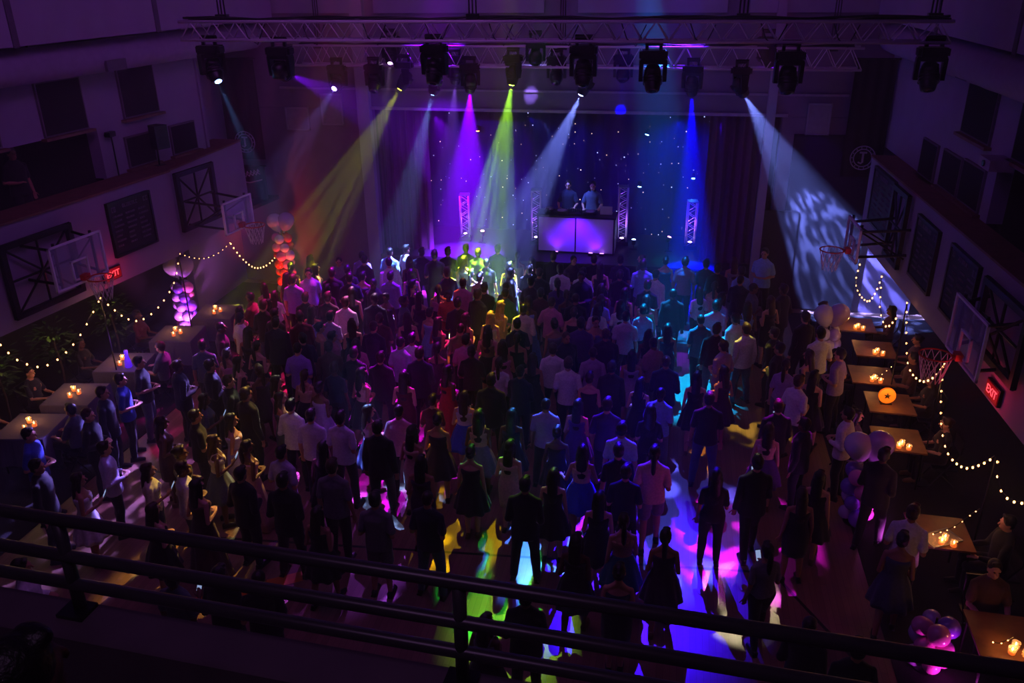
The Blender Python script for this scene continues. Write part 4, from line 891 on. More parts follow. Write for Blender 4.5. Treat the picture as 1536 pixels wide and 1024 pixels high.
(-6.77,11.68,0.00,1.029,'suit','black','black','short',25,'down','man in black suit, near balcony, scoreboard side, second from stage'),
(-6.30,11.94,0.00,0.983,'fit','slate','black','long',60,'front','woman with long hair, fitted slate grey dress, near balcony, scoreboard side'),
(-8.58,12.62,0.00,0.985,'suit','black','black','short',40,'front','man in black suit, mid floor, scoreboard side, third from stage'),
(-7.95,12.65,0.00,1.016,'suit','black','black','short',40,'front','man in black suit, mid floor, scoreboard side, second from stage'),
(-9.38,12.66,0.00,0.990,'shirt','black','slate','short',70,'front','man in black short-sleeved shirt, slate grey trousers, mid floor, scoreboard side'),
(-9.31,11.45,0.00,0.988,'suit','navy','black','short',70,'down','man in navy suit, near balcony, scoreboard side'),
(-9.33,11.99,0.00,0.974,'shirt','blue','black','short',60,'front','man in blue short-sleeved shirt, black trousers, near balcony, scoreboard side, nearest stage'),
(-9.09,10.73,0.00,0.975,'suit','black','black','short',75,'front','man in black suit, near balcony, scoreboard side, third from stage'),
(-7.65,13.10,0.00,1.005,'fit','navy','black','long',60,'front','woman with long hair, fitted navy dress, mid floor, scoreboard side'),
(-8.52,14.94,0.00,0.985,'shirt','white','black','short',30,'down','man in white short-sleeved shirt, black trousers, mid floor, scoreboard side'),
(-7.10,12.84,0.00,1.006,'fit','plum','black','pony',-60,'front','woman with ponytail, fitted plum dress, mid floor, scoreboard side'),
(-9.58,9.97,0.00,0.992,'shirt','blue','black','short',75,'front','man in blue short-sleeved shirt, black trousers, near balcony, scoreboard side, second from stage'),
(-8.81,9.15,0.00,0.997,'suit','black','black','short',70,'down','man in black suit, near balcony, scoreboard side, fourth from stage'),
(-7.39,7.04,0.00,1.028,'long','white','black','short',60,'front','man in white long-sleeved shirt, black trousers, near balcony, scoreboard side'),
(-5.50,7.21,0.00,0.999,'shirt','slate','black','short',10,'phone','man in slate grey short-sleeved shirt, black trousers, near balcony, purple curtain side'),
(-4.98,7.36,0.00,1.004,'suit','black','black','short',0,'front','man in black suit, near balcony, purple curtain side, fourth from stage'),
(-4.45,7.32,0.00,1.022,'shirt','black','black','crop',-20,'front','man in black short-sleeved shirt, black trousers, near balcony, purple curtain side'),
(-1.70,7.25,0.00,0.981,'skirt','grey','black','long',20,'front','woman with long hair, grey top, black skirt, near balcony, DJ booth side'),
(-1.30,7.62,0.00,0.979,'suit','black','black','short',0,'front','man in black suit, near balcony, DJ booth side, second from stage'),
(-6.57,12.41,0.00,1.025,'fit','pink','black','long',70,'front','woman with long hair, fitted pink dress, mid floor, scoreboard side'),
(-6.67,13.60,0.00,1.019,'shirt','violet','black','crop',0,'front','man in violet short-sleeved shirt, black trousers, mid floor, scoreboard side'),
(-6.22,12.82,0.00,0.985,'skirt','blush','black','pony',0,'front','woman with ponytail, blush pink top, black skirt, mid floor, purple curtain side'),
(-5.78,12.42,0.00,0.981,'flare','lilac','black','bun',15,'front','woman with bun, flared lilac dress, mid floor, purple curtain side'),
(-5.77,13.13,0.00,1.014,'slacks','navy','black','short',0,'down','woman with short hair, navy top, black trousers, mid floor, purple curtain side'),
(-5.19,12.95,0.00,1.026,'skirt','blush','black','long',30,'front','woman with long hair, blush pink top, black skirt, mid floor, purple curtain side'),
(-5.03,13.57,0.00,0.982,'suit','black','black','short',0,'down','man in black suit, mid floor, purple curtain side'),
(-4.39,12.94,0.00,1.027,'fit','wine','black','long',0,'front','woman with long hair, fitted wine dress, mid floor, purple curtain side'),
(-4.32,13.73,0.00,1.023,'suit','navy','black','short',0,'front','man in navy suit, mid floor, purple curtain side'),
(-4.13,14.26,0.00,1.006,'fit','plum','black','pony',0,'front','woman with ponytail, fitted plum dress, mid floor, purple curtain side'),
(-3.71,13.38,0.00,0.995,'gown','red','black','long',30,'front','woman with long hair, long red gown, mid floor, DJ booth side'),
(-3.65,14.62,0.00,0.976,'shirt','pink','black','short',0,'front','man in pink short-sleeved shirt, black trousers, mid floor, DJ booth side'),
(-3.42,14.13,0.00,0.972,'shirt','black','black','short',0,'front','man in black short-sleeved shirt, black trousers, mid floor, DJ booth side'),
(-3.33,15.15,0.00,1.028,'skirt','olive','black','long',0,'front','woman with long hair, olive top, black skirt, mid floor, DJ booth side'),
(-3.87,15.11,0.00,0.984,'shirt','olive','black','crop',0,'front','man in olive short-sleeved shirt, black trousers, mid floor, DJ booth side'),
(-4.83,14.19,0.00,1.012,'shirt','lavender','black','crop',20,'front','man in lavender short-sleeved shirt, black trousers, mid floor, purple curtain side'),
(-4.77,14.73,0.00,0.985,'slacks','white','black','short',0,'front','woman with short hair, white top, black trousers, mid floor, purple curtain side'),
(-8.33,17.19,0.00,1.019,'shirt','violet','black','short',0,'down','man in violet short-sleeved shirt, black trousers, packed middle, scoreboard side'),
(-8.16,17.71,0.00,1.006,'shirt','lavender','black','short',165,'down','man in lavender short-sleeved shirt, black trousers, packed middle, scoreboard side'),
(-7.79,18.70,0.00,0.988,'long','grey','black','crop',160,'front','man in grey long-sleeved shirt, black trousers, near stage, scoreboard side'),
(-7.41,19.27,0.00,0.981,'shirt','violet','black','crop',0,'down','man in violet short-sleeved shirt, black trousers, near stage, scoreboard side'),
(-6.75,19.49,0.00,1.013,'shirt','skyblue','black','crop',10,'front','man in sky blue short-sleeved shirt, black trousers, near stage, scoreboard side'),
(-6.46,19.94,0.00,0.974,'shirt','white','black','short',40,'front','man in white short-sleeved shirt, black trousers, near stage, scoreboard side'),
(-6.21,17.87,0.00,0.984,'shirt','lilac','black','short',0,'down','man in lilac short-sleeved shirt, black trousers, packed middle, purple curtain side'),
(-6.93,17.97,0.00,1.004,'fit','plum','black','short',0,'down','woman with short hair, fitted plum dress, packed middle, scoreboard side'),
(-6.61,15.99,0.00,1.021,'shirt','white','black','short',0,'front','man in white short-sleeved shirt, black trousers, packed middle, scoreboard side'),
(-7.45,17.01,0.00,1.007,'slacks','wine','black','long',0,'front','woman with long hair, wine top, black trousers, packed middle, scoreboard side'),
(-5.98,19.69,0.00,0.987,'suit','navy','black','short',0,'down','man in navy suit, near stage, purple curtain side'),
(-5.55,19.36,0.00,1.025,'shirt','black','black','short',-15,'front','man in black short-sleeved shirt, black trousers, near stage, purple curtain side, nearest stage'),
(-5.34,19.86,0.00,0.982,'shirt','navy','black','short',0,'down','man in navy short-sleeved shirt, black trousers, near stage, purple curtain side'),
(-4.96,20.25,0.00,0.971,'long','slate','black','short',0,'down','man in slate grey long-sleeved shirt, black trousers, near stage, purple curtain side'),
(-4.56,19.88,0.00,0.986,'suit','slate','black','short',0,'down','man in slate grey suit, near stage, purple curtain side'),
(-4.12,20.20,0.00,0.997,'shirt','slate','black','short',0,'front','man in slate grey short-sleeved shirt, black trousers, near stage, purple curtain side'),
(-3.59,20.10,0.00,0.974,'flare','olive','black','pony',0,'front','woman with ponytail, flared olive dress, near stage, DJ booth side'),
(-4.56,16.86,0.00,0.981,'shirt','orange','black','short',170,'front','man in orange short-sleeved shirt, black trousers, packed middle, purple curtain side'),
(-3.35,17.17,0.00,0.992,'shirt','green','black','crop',10,'wide','man in green short-sleeved shirt, black trousers, packed middle, DJ booth side'),
(-3.35,16.63,0.00,1.004,'fit','tan','black','longblonde',40,'front','woman with long blonde hair, fitted tan dress, packed middle, DJ booth side'),
(-3.47,16.10,0.00,0.978,'flare','cream','black','longblonde',0,'front','woman with long blonde hair, flared cream dress, packed middle, DJ booth side'),
(-2.80,16.32,0.00,0.992,'long','cream','black','crop',0,'front','man in cream long-sleeved shirt, black trousers, packed middle, DJ booth side'),
(-2.25,16.66,0.00,1.023,'shirt','pink','black','crop',15,'wide','man in pink short-sleeved shirt, black trousers, packed middle, DJ booth side'),
(-3.13,19.52,0.00,1.029,'fit','black','black','long',0,'down','woman with long hair, fitted black dress, near stage, DJ booth side'),
(-2.64,19.74,0.00,1.009,'suit','black','black','short',0,'down','man in black suit, near stage, DJ booth side, nearest stage'),
(-2.35,18.84,0.00,1.011,'shirt','white','black','short',0,'down','man in white short-sleeved shirt, black trousers, near stage, DJ booth side, second from stage'),
(-2.12,19.59,0.00,1.005,'shirt','plum','black','crop',150,'front','man in plum short-sleeved shirt, black trousers, near stage, DJ booth side'),
(-1.81,18.84,0.00,0.978,'shirt','white','black','short',0,'front','man in white short-sleeved shirt, black trousers, near stage, DJ booth side, nearest stage'),
(-1.64,19.85,0.00,0.972,'shirt','black','black','short',0,'front','man in black short-sleeved shirt, black trousers, near stage, DJ booth side'),
(-1.00,19.90,0.00,0.971,'shirt','navy','black','short',0,'down','man in navy short-sleeved shirt, black trousers, near stage, DJ booth side'),
(-0.44,19.39,0.00,1.025,'long','skyblue','black','short',0,'front','man in sky blue long-sleeved shirt, black trousers, near stage, cyan floor-light side'),
(0.09,20.11,0.00,1.012,'fit','teal','black','bun',0,'down','woman with bun, fitted teal dress, near stage, cyan floor-light side'),
(0.55,19.71,0.00,1.028,'shirt','mauve','black','short',0,'down','man in mauve short-sleeved shirt, black trousers, near stage, cyan floor-light side'),
(1.05,19.91,0.00,0.971,'shirt','plum','black','short',0,'front','man in plum short-sleeved shirt, black trousers, near stage, cyan floor-light side'),
(1.30,19.43,0.00,1.008,'suit','black','black','short',0,'front','man in black suit, near stage, string-light side'),
(1.84,19.39,0.00,0.999,'shirt','skyblue','slate','short',-30,'front','man in sky blue short-sleeved shirt, slate grey trousers, near stage, string-light side'),
(0.28,17.59,0.00,1.014,'suit','black','black','crop',0,'down','cropped-hair man in black suit, packed middle, cyan floor-light side'),
(0.85,16.29,0.00,0.989,'shirt','slate','black','crop',-15,'front','man in slate grey short-sleeved shirt, black trousers, packed middle, cyan floor-light side'),
(1.32,17.72,0.00,1.030,'slacks','lilac','black','long',40,'front','woman with long hair, lilac top, black trousers, packed middle, string-light side'),
(0.87,18.24,0.00,0.975,'slacks','white','black','long',-20,'front','woman with long hair, white top, black trousers, packed middle, cyan floor-light side, nearest stage'),
(-0.28,17.44,0.00,1.003,'fit','tan','black','long',0,'down','woman with long hair, fitted tan dress, packed middle, cyan floor-light side'),
(-0.81,17.00,0.00,1.014,'slacks','white','black','long',0,'front','woman with long hair, white top, black trousers, packed middle, cyan floor-light side, second from stage'),
(-0.32,16.78,0.00,1.024,'slacks','lilac','black','short',0,'front','woman with short hair, lilac top, black trousers, packed middle, cyan floor-light side'),
(-1.28,16.74,0.00,1.014,'slacks','white','black','long',0,'front','woman with long hair, white top, black trousers, packed middle, DJ booth side'),
(-1.75,16.46,0.00,1.012,'fit','black','black','bun',0,'front','woman with bun, fitted black dress, packed middle, DJ booth side'),
(2.92,16.62,0.00,1.018,'suit','black','black','short',-30,'down','man in black suit, packed middle, string-light side, second from stage'),
(3.10,15.80,0.00,1.025,'shirt','white','black','short',-20,'front','man in white short-sleeved shirt, black trousers, packed middle, string-light side'),
(3.34,15.00,0.00,0.991,'shirt','lilac','black','short',-60,'front','man in lilac short-sleeved shirt, black trousers, mid floor, string-light side'),
(2.26,15.02,0.00,1.011,'suit','black','black','short',-60,'cross','man in black suit, mid floor, string-light side'),
(2.32,14.48,0.00,1.024,'slacks','lilac','slate','pony',20,'down','woman with ponytail, lilac top, slate grey trousers, mid floor, string-light side'),
(2.80,14.99,0.00,1.022,'fit','slate','black','long',-50,'front','woman with long hair, fitted slate grey dress, mid floor, string-light side'),
(2.78,14.20,0.00,0.995,'flare','black','black','long',30,'front','woman with long hair, flared black dress, mid floor, string-light side'),
(2.36,17.72,0.00,1.017,'fit','black','black','long',-30,'front','woman with long hair, fitted black dress, packed middle, string-light side'),
(2.66,18.17,0.00,1.022,'suit','black','black','short',-50,'front','man in black suit, packed middle, string-light side, nearest stage'),
(2.28,19.07,0.55,1.004,'shirt','skyblue','black','short',-160,'front','man in sky blue shirt standing raised on the dark stage steps'),
(-6.05,16.25,0.00,1.022,'suit','navy','black','short',-5,'down','man in navy suit, packed middle, purple curtain side'),
(-5.57,14.78,0.00,1.033,'suit','navy','slate','crop',11,'front','cropped-hair man in navy suit, mid floor, purple curtain side'),
(-5.61,17.63,0.00,1.001,'skirt','black','black','pony',41,'front','woman with ponytail, black top, black skirt, packed middle, purple curtain side'),
(-1.31,17.95,0.00,1.012,'flare','purple','navy','long',6,'down','woman with long hair, flared purple dress, packed middle, DJ booth side'),
(-3.45,17.77,0.00,1.000,'slacks','brown','navy','pony',10,'front','woman with ponytail, brown top, navy trousers, packed middle, DJ booth side'),
(-2.60,17.42,0.00,0.960,'shirt','wine','black','short',-1,'down','man in wine short-sleeved shirt, black trousers, packed middle, DJ booth side'),
(-7.68,16.35,0.00,0.962,'suit','black','black','short',-7,'down','man in black suit, packed middle, scoreboard side'),
(-6.01,16.89,0.00,0.961,'fit','plum','black','bun',-172,'down','woman with bun, fitted plum dress, packed middle, purple curtain side'),
(-5.14,15.64,0.00,1.020,'fit','black','black','long',-18,'front','woman with long hair, fitted black dress, packed middle, purple curtain side'),
(-5.75,14.24,0.00,0.999,'slacks','pink','slate','long',-19,'down','woman with long hair, pink top, slate grey trousers, mid floor, purple curtain side'),
(-7.60,14.67,0.00,1.033,'suit','navy','black','short',-9,'down','man in navy suit, mid floor, scoreboard side, nearest stage'),
(-4.24,16.38,0.00,1.004,'long','black','black','short',-13,'front','man in black long-sleeved shirt, black trousers, packed middle, purple curtain side'),
(-8.73,17.68,0.00,0.990,'skirt','navy','slate','long',16,'down','woman with long hair, navy top, slate grey skirt, packed middle, scoreboard side'),
(-2.31,18.04,0.00,1.034,'slacks','purple','black','pony',-19,'down','woman with ponytail, purple top, black trousers, packed middle, DJ booth side'),
(-7.59,17.72,0.00,1.028,'long','black','black','short',-13,'down','man in black long-sleeved shirt, black trousers, packed middle, scoreboard side'),
(-2.89,17.91,0.00,1.007,'shirt','plum','slate','short',22,'front','man in plum short-sleeved shirt, slate grey trousers, packed middle, DJ booth side'),
(-8.89,15.61,0.00,0.957,'fit','slate','navy','long',16,'down','woman with long hair, fitted slate grey dress, packed middle, scoreboard side'),
(2.01,18.17,0.00,1.022,'shirt','slate','black','crop',83,'cross','man in slate grey short-sleeved shirt, black trousers, packed middle, string-light side'),
(-8.29,15.57,0.00,1.020,'long','black','slate','short',5,'front','man in black long-sleeved shirt, slate grey trousers, mid floor, scoreboard side'),
(-1.74,15.02,0.00,0.986,'suit','navy','slate','crop',149,'down','cropped-hair man in navy suit, mid floor, DJ booth side'),
(-0.94,18.75,0.00,0.986,'long','black','slate','short',-3,'front','man in black long-sleeved shirt, slate grey trousers, near stage, cyan floor-light side'),
(-0.98,15.12,0.00,1.031,'suit','black','slate','crop',-7,'cross','cropped-hair man in black suit, mid floor, cyan floor-light side'),
(-7.15,18.76,0.00,1.024,'long','plum','black','crop',15,'front','man in plum long-sleeved shirt, black trousers, near stage, scoreboard side'),
(-6.74,14.83,0.00,1.024,'gown','brown','slate','bun',54,'down','woman with bun, long brown gown, mid floor, scoreboard side'),
(-2.89,14.46,0.00,1.040,'fit','pink','black','long',-19,'front','woman with long hair, fitted pink dress, mid floor, DJ booth side'),
(-2.07,15.76,0.00,1.015,'flare','grey','slate','bun',-26,'down','woman with bun, flared grey dress, packed middle, DJ booth side'),
(-8.31,18.44,0.00,0.984,'flare','plum','black','long',39,'down','woman with long hair, flared plum dress, packed middle, scoreboard side'),
(1.73,20.30,0.00,1.010,'gown','grey','black','long',-10,'front','woman with long hair, long grey gown, near stage, string-light side'),
(-5.24,16.89,0.00,0.993,'gown','plum','black','long',5,'down','woman with long hair, long plum gown, packed middle, purple curtain side'),
(-8.58,16.67,0.00,0.950,'slacks','white','black','long',-13,'down','woman with long hair, white top, black trousers, packed middle, scoreboard side'),
(-5.87,18.37,0.00,0.994,'skirt','purple','navy','long',-16,'front','woman with long hair, purple top, navy skirt, packed middle, purple curtain side'),
(-3.48,18.52,0.00,0.987,'long','black','slate','short',54,'cross','man in black long-sleeved shirt, slate grey trousers, packed middle, DJ booth side, nearest stage'),
(-6.20,15.22,0.00,0.988,'fit','navy','navy','long',-23,'front','woman with long hair, fitted navy dress, mid floor, purple curtain side'),
(-4.21,19.23,0.00,0.969,'shirt','black','black','crop',5,'down','man in black short-sleeved shirt, black trousers, near stage, purple curtain side, second from stage'),
(-0.12,18.78,0.00,1.015,'long','white','navy','crop',24,'down','man in white long-sleeved shirt, navy trousers, near stage, cyan floor-light side'),
(-5.05,18.74,0.00,0.977,'flare','purple','black','long',-5,'down','woman with long hair, flared purple dress, near stage, purple curtain side'),
(1.18,17.14,0.00,0.985,'long','pink','black','short',-3,'cross','man in pink long-sleeved shirt, black trousers, packed middle, cyan floor-light side'),
(-4.45,15.52,0.00,1.008,'fit','slate','navy','long',35,'front','woman with long hair, fitted slate grey dress, mid floor, purple curtain side'),
(-2.81,15.60,0.00,0.963,'shirt','navy','navy','short',-13,'front','man in navy short-sleeved shirt, navy trousers, mid floor, DJ booth side'),
(-5.42,16.32,0.00,0.995,'shirt','slate','navy','short',86,'front','man in slate grey short-sleeved shirt, navy trousers, packed middle, purple curtain side'),
(-6.77,16.79,0.00,1.039,'fit','black','slate','long',-6,'down','woman with long hair, fitted black dress, packed middle, scoreboard side'),
(-7.28,15.72,0.00,1.009,'fit','skyblue','slate','long',5,'front','woman with long hair, fitted sky blue dress, packed middle, scoreboard side'),
(-6.84,14.22,0.00,0.966,'suit','navy','black','short',-53,'front','man in navy suit, mid floor, scoreboard side, second from stage'),
(-1.26,16.07,0.00,1.005,'fit','purple','slate','bun',153,'front','woman with bun, fitted purple dress, packed middle, DJ booth side'),
(-4.96,17.47,0.00,0.976,'skirt','pink','black','pony',-13,'down','woman with ponytail, pink top, black skirt, packed middle, purple curtain side'),
(-7.66,13.89,0.00,0.986,'flare','navy','black','pony',14,'front','woman with ponytail, flared navy dress, mid floor, scoreboard side'),
(-7.86,15.19,0.00,1.008,'suit','black','navy','short',17,'front','man in black suit, mid floor, scoreboard side, nearest stage'),
(1.14,15.73,0.00,1.021,'long','black','slate','short',10,'down','man in black long-sleeved shirt, slate grey trousers, packed middle, cyan floor-light side'),
(-4.15,18.20,0.00,1.033,'flare','wine','navy','bun',6,'front','woman with bun, flared wine dress, packed middle, purple curtain side'),
(-1.78,17.03,0.00,1.003,'shirt','black','slate','crop',-5,'down','man in black short-sleeved shirt, slate grey trousers, packed middle, DJ booth side'),
(-5.67,15.44,0.00,0.964,'shirt','brown','black','short',-15,'front','man in brown short-sleeved shirt, black trousers, mid floor, purple curtain side'),
(-4.91,18.09,0.00,1.034,'long','navy','black','short',-38,'down','man in navy long-sleeved shirt, black trousers, packed middle, purple curtain side'),
(-2.79,18.47,0.00,1.021,'shirt','black','black','crop',5,'down','man in black short-sleeved shirt, black trousers, packed middle, DJ booth side'),
(-8.46,16.11,0.00,0.966,'gown','grey','black','long',11,'front','woman with long hair, long grey gown, packed middle, scoreboard side'),
(-7.04,17.41,0.00,1.036,'shirt','navy','slate','short',-19,'cross','man in navy short-sleeved shirt, slate grey trousers, packed middle, scoreboard side'),
(-4.80,19.35,0.00,1.034,'flare','grey','black','long',24,'down','woman with long hair, flared grey dress, near stage, purple curtain side'),
(-1.16,14.43,0.00,0.973,'shirt','lilac','navy','crop',-5,'front','man in lilac short-sleeved shirt, navy trousers, mid floor, DJ booth side'),
(-0.65,16.16,0.00,1.008,'shirt','lavender','black','short',0,'down','man in lavender short-sleeved shirt, black trousers, packed middle, cyan floor-light side'),
(-1.26,17.35,0.00,0.992,'slacks','skyblue','black','long',5,'front','woman with long hair, sky blue top, black trousers, packed middle, DJ booth side'),
(-6.48,18.61,0.00,1.034,'long','white','black','crop',-33,'down','man in white long-sleeved shirt, black trousers, near stage, scoreboard side'),
(-3.87,17.39,0.00,0.997,'long','black','slate','short',-7,'down','man in black long-sleeved shirt, slate grey trousers, packed middle, DJ booth side, second from stage'),
(-8.05,14.32,0.00,1.032,'flare','navy','black','long',-1,'down','woman with long hair, flared navy dress, mid floor, scoreboard side'),
(-0.28,18.04,0.00,1.015,'shirt','black','black','short',15,'down','man in black short-sleeved shirt, black trousers, packed middle, cyan floor-light side'),
(-0.24,13.52,0.00,0.968,'skirt','black','black','long',19,'front','woman with long hair, black top, black skirt, mid floor, cyan floor-light side'),
(1.78,18.80,0.00,0.987,'suit','navy','black','crop',23,'cross','cropped-hair man in navy suit, near stage, string-light side'),
(-8.64,18.91,0.00,1.013,'fit','mauve','navy','long',2,'front','woman with long hair, fitted mauve dress, near stage, scoreboard side'),
(-7.42,18.26,0.00,0.962,'long','black','navy','short',-22,'front','man in black long-sleeved shirt, navy trousers, packed middle, scoreboard side'),
(-4.79,16.11,0.00,0.974,'flare','skyblue','slate','bun',17,'down','woman with bun, flared sky blue dress, packed middle, purple curtain side'),
(-0.06,15.00,0.00,0.987,'shirt','mauve','slate','crop',-40,'front','man in mauve short-sleeved shirt, slate grey trousers, mid floor, cyan floor-light side'),
(-1.44,19.32,0.00,1.029,'flare','black','black','long',-2,'front','woman with long hair, flared black dress, near stage, DJ booth side'),
(-7.29,15.15,0.00,0.999,'long','wine','black','short',-36,'down','man in wine long-sleeved shirt, black trousers, mid floor, scoreboard side'),
(-6.42,17.28,0.00,1.003,'suit','black','black','crop',-167,'down','cropped-hair man in black suit, packed middle, scoreboard side'),
(1.22,18.69,0.00,0.963,'fit','blush','black','pony',11,'down','woman with ponytail, fitted blush pink dress, near stage, cyan floor-light side'),
(-4.48,18.72,0.00,0.965,'fit','plum','navy','pony',11,'front','woman with ponytail, fitted plum dress, near stage, purple curtain side'),
(-3.89,16.82,0.00,1.034,'suit','black','black','short',31,'down','man in black suit, packed middle, DJ booth side'),
(-4.41,17.60,0.00,1.009,'long','pink','black','crop',16,'down','man in pink long-sleeved shirt, black trousers, packed middle, purple curtain side'),
(-6.32,14.44,0.00,0.957,'shirt','mauve','navy','short',38,'down','man in mauve short-sleeved shirt, navy trousers, mid floor, scoreboard side'),
(-6.74,15.40,0.00,0.962,'shirt','lilac','black','short',1,'front','man in lilac short-sleeved shirt, black trousers, mid floor, scoreboard side'),
(1.85,17.32,0.00,1.018,'skirt','skyblue','navy','long',-6,'front','woman with long hair, sky blue top, navy skirt, packed middle, string-light side'),
(-3.64,19.21,0.00,1.001,'gown','navy','slate','long',9,'front','woman with long hair, long navy gown, near stage, DJ booth side'),
(-3.93,15.77,0.00,1.019,'flare','wine','black','long',23,'front','woman with long hair, flared wine dress, packed middle, purple curtain side'),
(-2.04,17.54,0.00,0.982,'flare','navy','black','pony',-21,'front','woman with ponytail, flared navy dress, packed middle, DJ booth side'),
(-8.62,14.31,0.00,1.019,'shirt','plum','black','crop',64,'down','man in plum short-sleeved shirt, black trousers, mid floor, scoreboard side'),
(-7.12,16.26,0.00,1.011,'shirt','black','navy','short',-1,'down','man in black short-sleeved shirt, navy trousers, packed middle, scoreboard side'),
(-1.51,15.55,0.00,1.038,'shirt','purple','black','short',-3,'down','man in purple short-sleeved shirt, black trousers, mid floor, DJ booth side'),
(-8.68,13.67,0.00,0.950,'shirt','slate','black','short',-22,'down','man in slate grey short-sleeved shirt, black trousers, mid floor, scoreboard side'),
(-8.86,18.27,0.00,1.027,'fit','black','black','pony',-2,'down','woman with ponytail, fitted black dress, packed middle, scoreboard side'),
(-0.77,17.73,0.00,1.020,'skirt','plum','black','long',16,'front','woman with long hair, plum top, black skirt, packed middle, cyan floor-light side'),
(-6.13,19.14,0.00,1.019,'fit','black','black','long',-24,'front','woman with long hair, fitted black dress, near stage, purple curtain side'),
(-2.38,13.49,0.00,0.953,'suit','navy','black','short',13,'cross','man in navy suit, mid floor, DJ booth side'),
(-8.12,13.55,0.00,0.962,'flare','pink','black','pony',9,'down','woman with ponytail, flared pink dress, mid floor, scoreboard side'),
(-9.00,17.06,0.00,0.965,'flare','navy','black','long',-48,'front','woman with long hair, flared navy dress, packed middle, scoreboard side'),
(-0.48,20.13,0.00,0.963,'suit','navy','navy','crop',-108,'down','cropped-hair man in navy suit, near stage, cyan floor-light side'),
(-6.14,13.83,0.00,1.002,'long','brown','black','short',-14,'front','man in brown long-sleeved shirt, black trousers, mid floor, purple curtain side'),
(-5.59,13.69,0.00,0.981,'long','black','navy','short',-1,'front','man in black long-sleeved shirt, navy trousers, mid floor, purple curtain side'),
(-2.79,16.89,0.00,1.025,'gown','skyblue','navy','long',9,'down','woman with long hair, long sky blue gown, packed middle, DJ booth side'),
(-3.10,18.95,0.00,0.955,'suit','black','slate','short',5,'down','man in black suit, near stage, DJ booth side, second from stage'),
(-1.79,18.26,0.00,1.039,'suit','navy','black','short',176,'front','man in navy suit, packed middle, DJ booth side')
]
for row in CROWD: person(*row, phone=row[9] == 'phone' and row[1] < 14)
# steps for the man standing raised beside the stage
sx, sy = [(r[0], r[1]) for r in CROWD if r[2] > 0][0]
st = thing('stage_steps', 'dark wooden steps beside the stage under the man in sky blue', 'steps', (sx, sy, 0))
for k in range(3):
    m = MB(); m.box((0, .32 - .32 * k + .0, .5 * (.183 * (3 - k))), (1.1, .32, .183 * (3 - k))); obj('step', m, M_stagefloor, st)
st.location.y -= .25
# DJs
person(-2.68, 23.05, 1.0, 1.0, 'shirt', 'navy', 'black', 'short', 180, 'djm', 'DJ in navy polo behind the booth, nearer the purple curtain', 'stand')
person(-2.0, 23.03, 1.0, 1.0, 'shirt', 'slate', 'black', 'short', 180, 'djm', 'DJ in grey shirt behind the booth, nearer the tall tower', 'stand')
hp = thing('headphones', 'headphones around the neck of the DJ in grey', 'headphones', (-2.0, 23.03, 1.0 + 1.50))
m = MB(); m.tube([(.075 * math.cos(t * PI / 6), .075 * math.sin(t * PI / 6), .015) for t in range(0, 7)], .014, 8); obj('band', m, M_alu, hp); m = MB(); m.ell((.075, -.02, 0), (.025, .04, .04)); m.ell((-.075, -.02, 0), (.025, .04, .04)); obj('ear_cup', m, M_gear, hp)
# gallery and balcony onlookers
person(*WP('L', 13.95, 0, 1.15)[:2], 3.52, .98, 'shirt', 'black', 'black', 'short', 110, 'mid', 'dark figure standing on the gallery below the second dark window')
sp_ = person(-1.43, 1.27, 5.58, 1.0, 'shirt', 'black', 'black', 'short', 10, 'table', 'dark-haired spectator seated at the balcony rail', 'sit')
for c_ in sp_.children:
    if c_.name.startswith('hair'): c_.material_slots[0].material = HAIRM[0]
m = MB(); m.box((-1.43, 1.12, 5.575 + .2), (1.2, .36, .4)); o = obj('bleacher_seat', m, M_balcony); tag(o, 'plain balcony bench under the seated spectator', 'bench')

# ------------------------------------------------------------------ tables, candles, chairs
def lathe(pr, n=14, c=(0, 0, 0)):
    m = MB(); m.loft([[(c[0] + r * math.cos(2 * PI * j / n), c[1] + r * math.sin(2 * PI * j / n), c[2] + z) for j in range(n)] for r, z in pr]); return m
M_flame = emat('candle_flame', (1, .42, .1), 26); M_wax = mat('candle_wax', (.9, .75, .55), .5, emis=(1, .45, .12), es=1.4)
M_jar = mat('jar_glass', (.9, .85, .8), .08, alpha=.3, var=.02)
def candle(x, y, z, label, group='candles on the tables', lit=3.):
    t = thing('candle_jar', label, 'candle', (x, y, z), 0, group)
    obj('jar', lathe(((.045, 0), (.05, .01), (.05, .1), (.045, .1), (.044, .012))), M_jar, t, True); obj('wax', lathe(((.038, .006), (.038, .05))), M_wax, t, True)
    m = MB(); m.ell((0, 0, .075), (.01, .01, .024)); obj('flame', m, M_flame, t, True)
    if lit: point((x, y, z + .16), (1, .42, .12), lit, .03)
def chair(x, y, rz, label, group):
    t = thing('folding_chair', label, 'chair', (x, y, 0.012), rz, group)
    m = MB(); m.box((0, 0, .335), (.4, .4, .03)); obj('seat', m, M_gear, t)
    m = MB(); m.box((0, -.2, .75), (.4, .025, .22)); obj('backrest', m, M_gear, t)
    for sx_ in (-.19, .19):
        m = MB(); m.tube([(sx_, .2, 0), (sx_, -.18, .6), (sx_, -.2, .85)], .013, 6); obj('leg', m, M_blackmetal, t); m = MB(); m.tube([(sx_ * .95, -.2, 0), (sx_ * .95, .16, .34)], .013, 6); obj('leg', m, M_blackmetal, t)
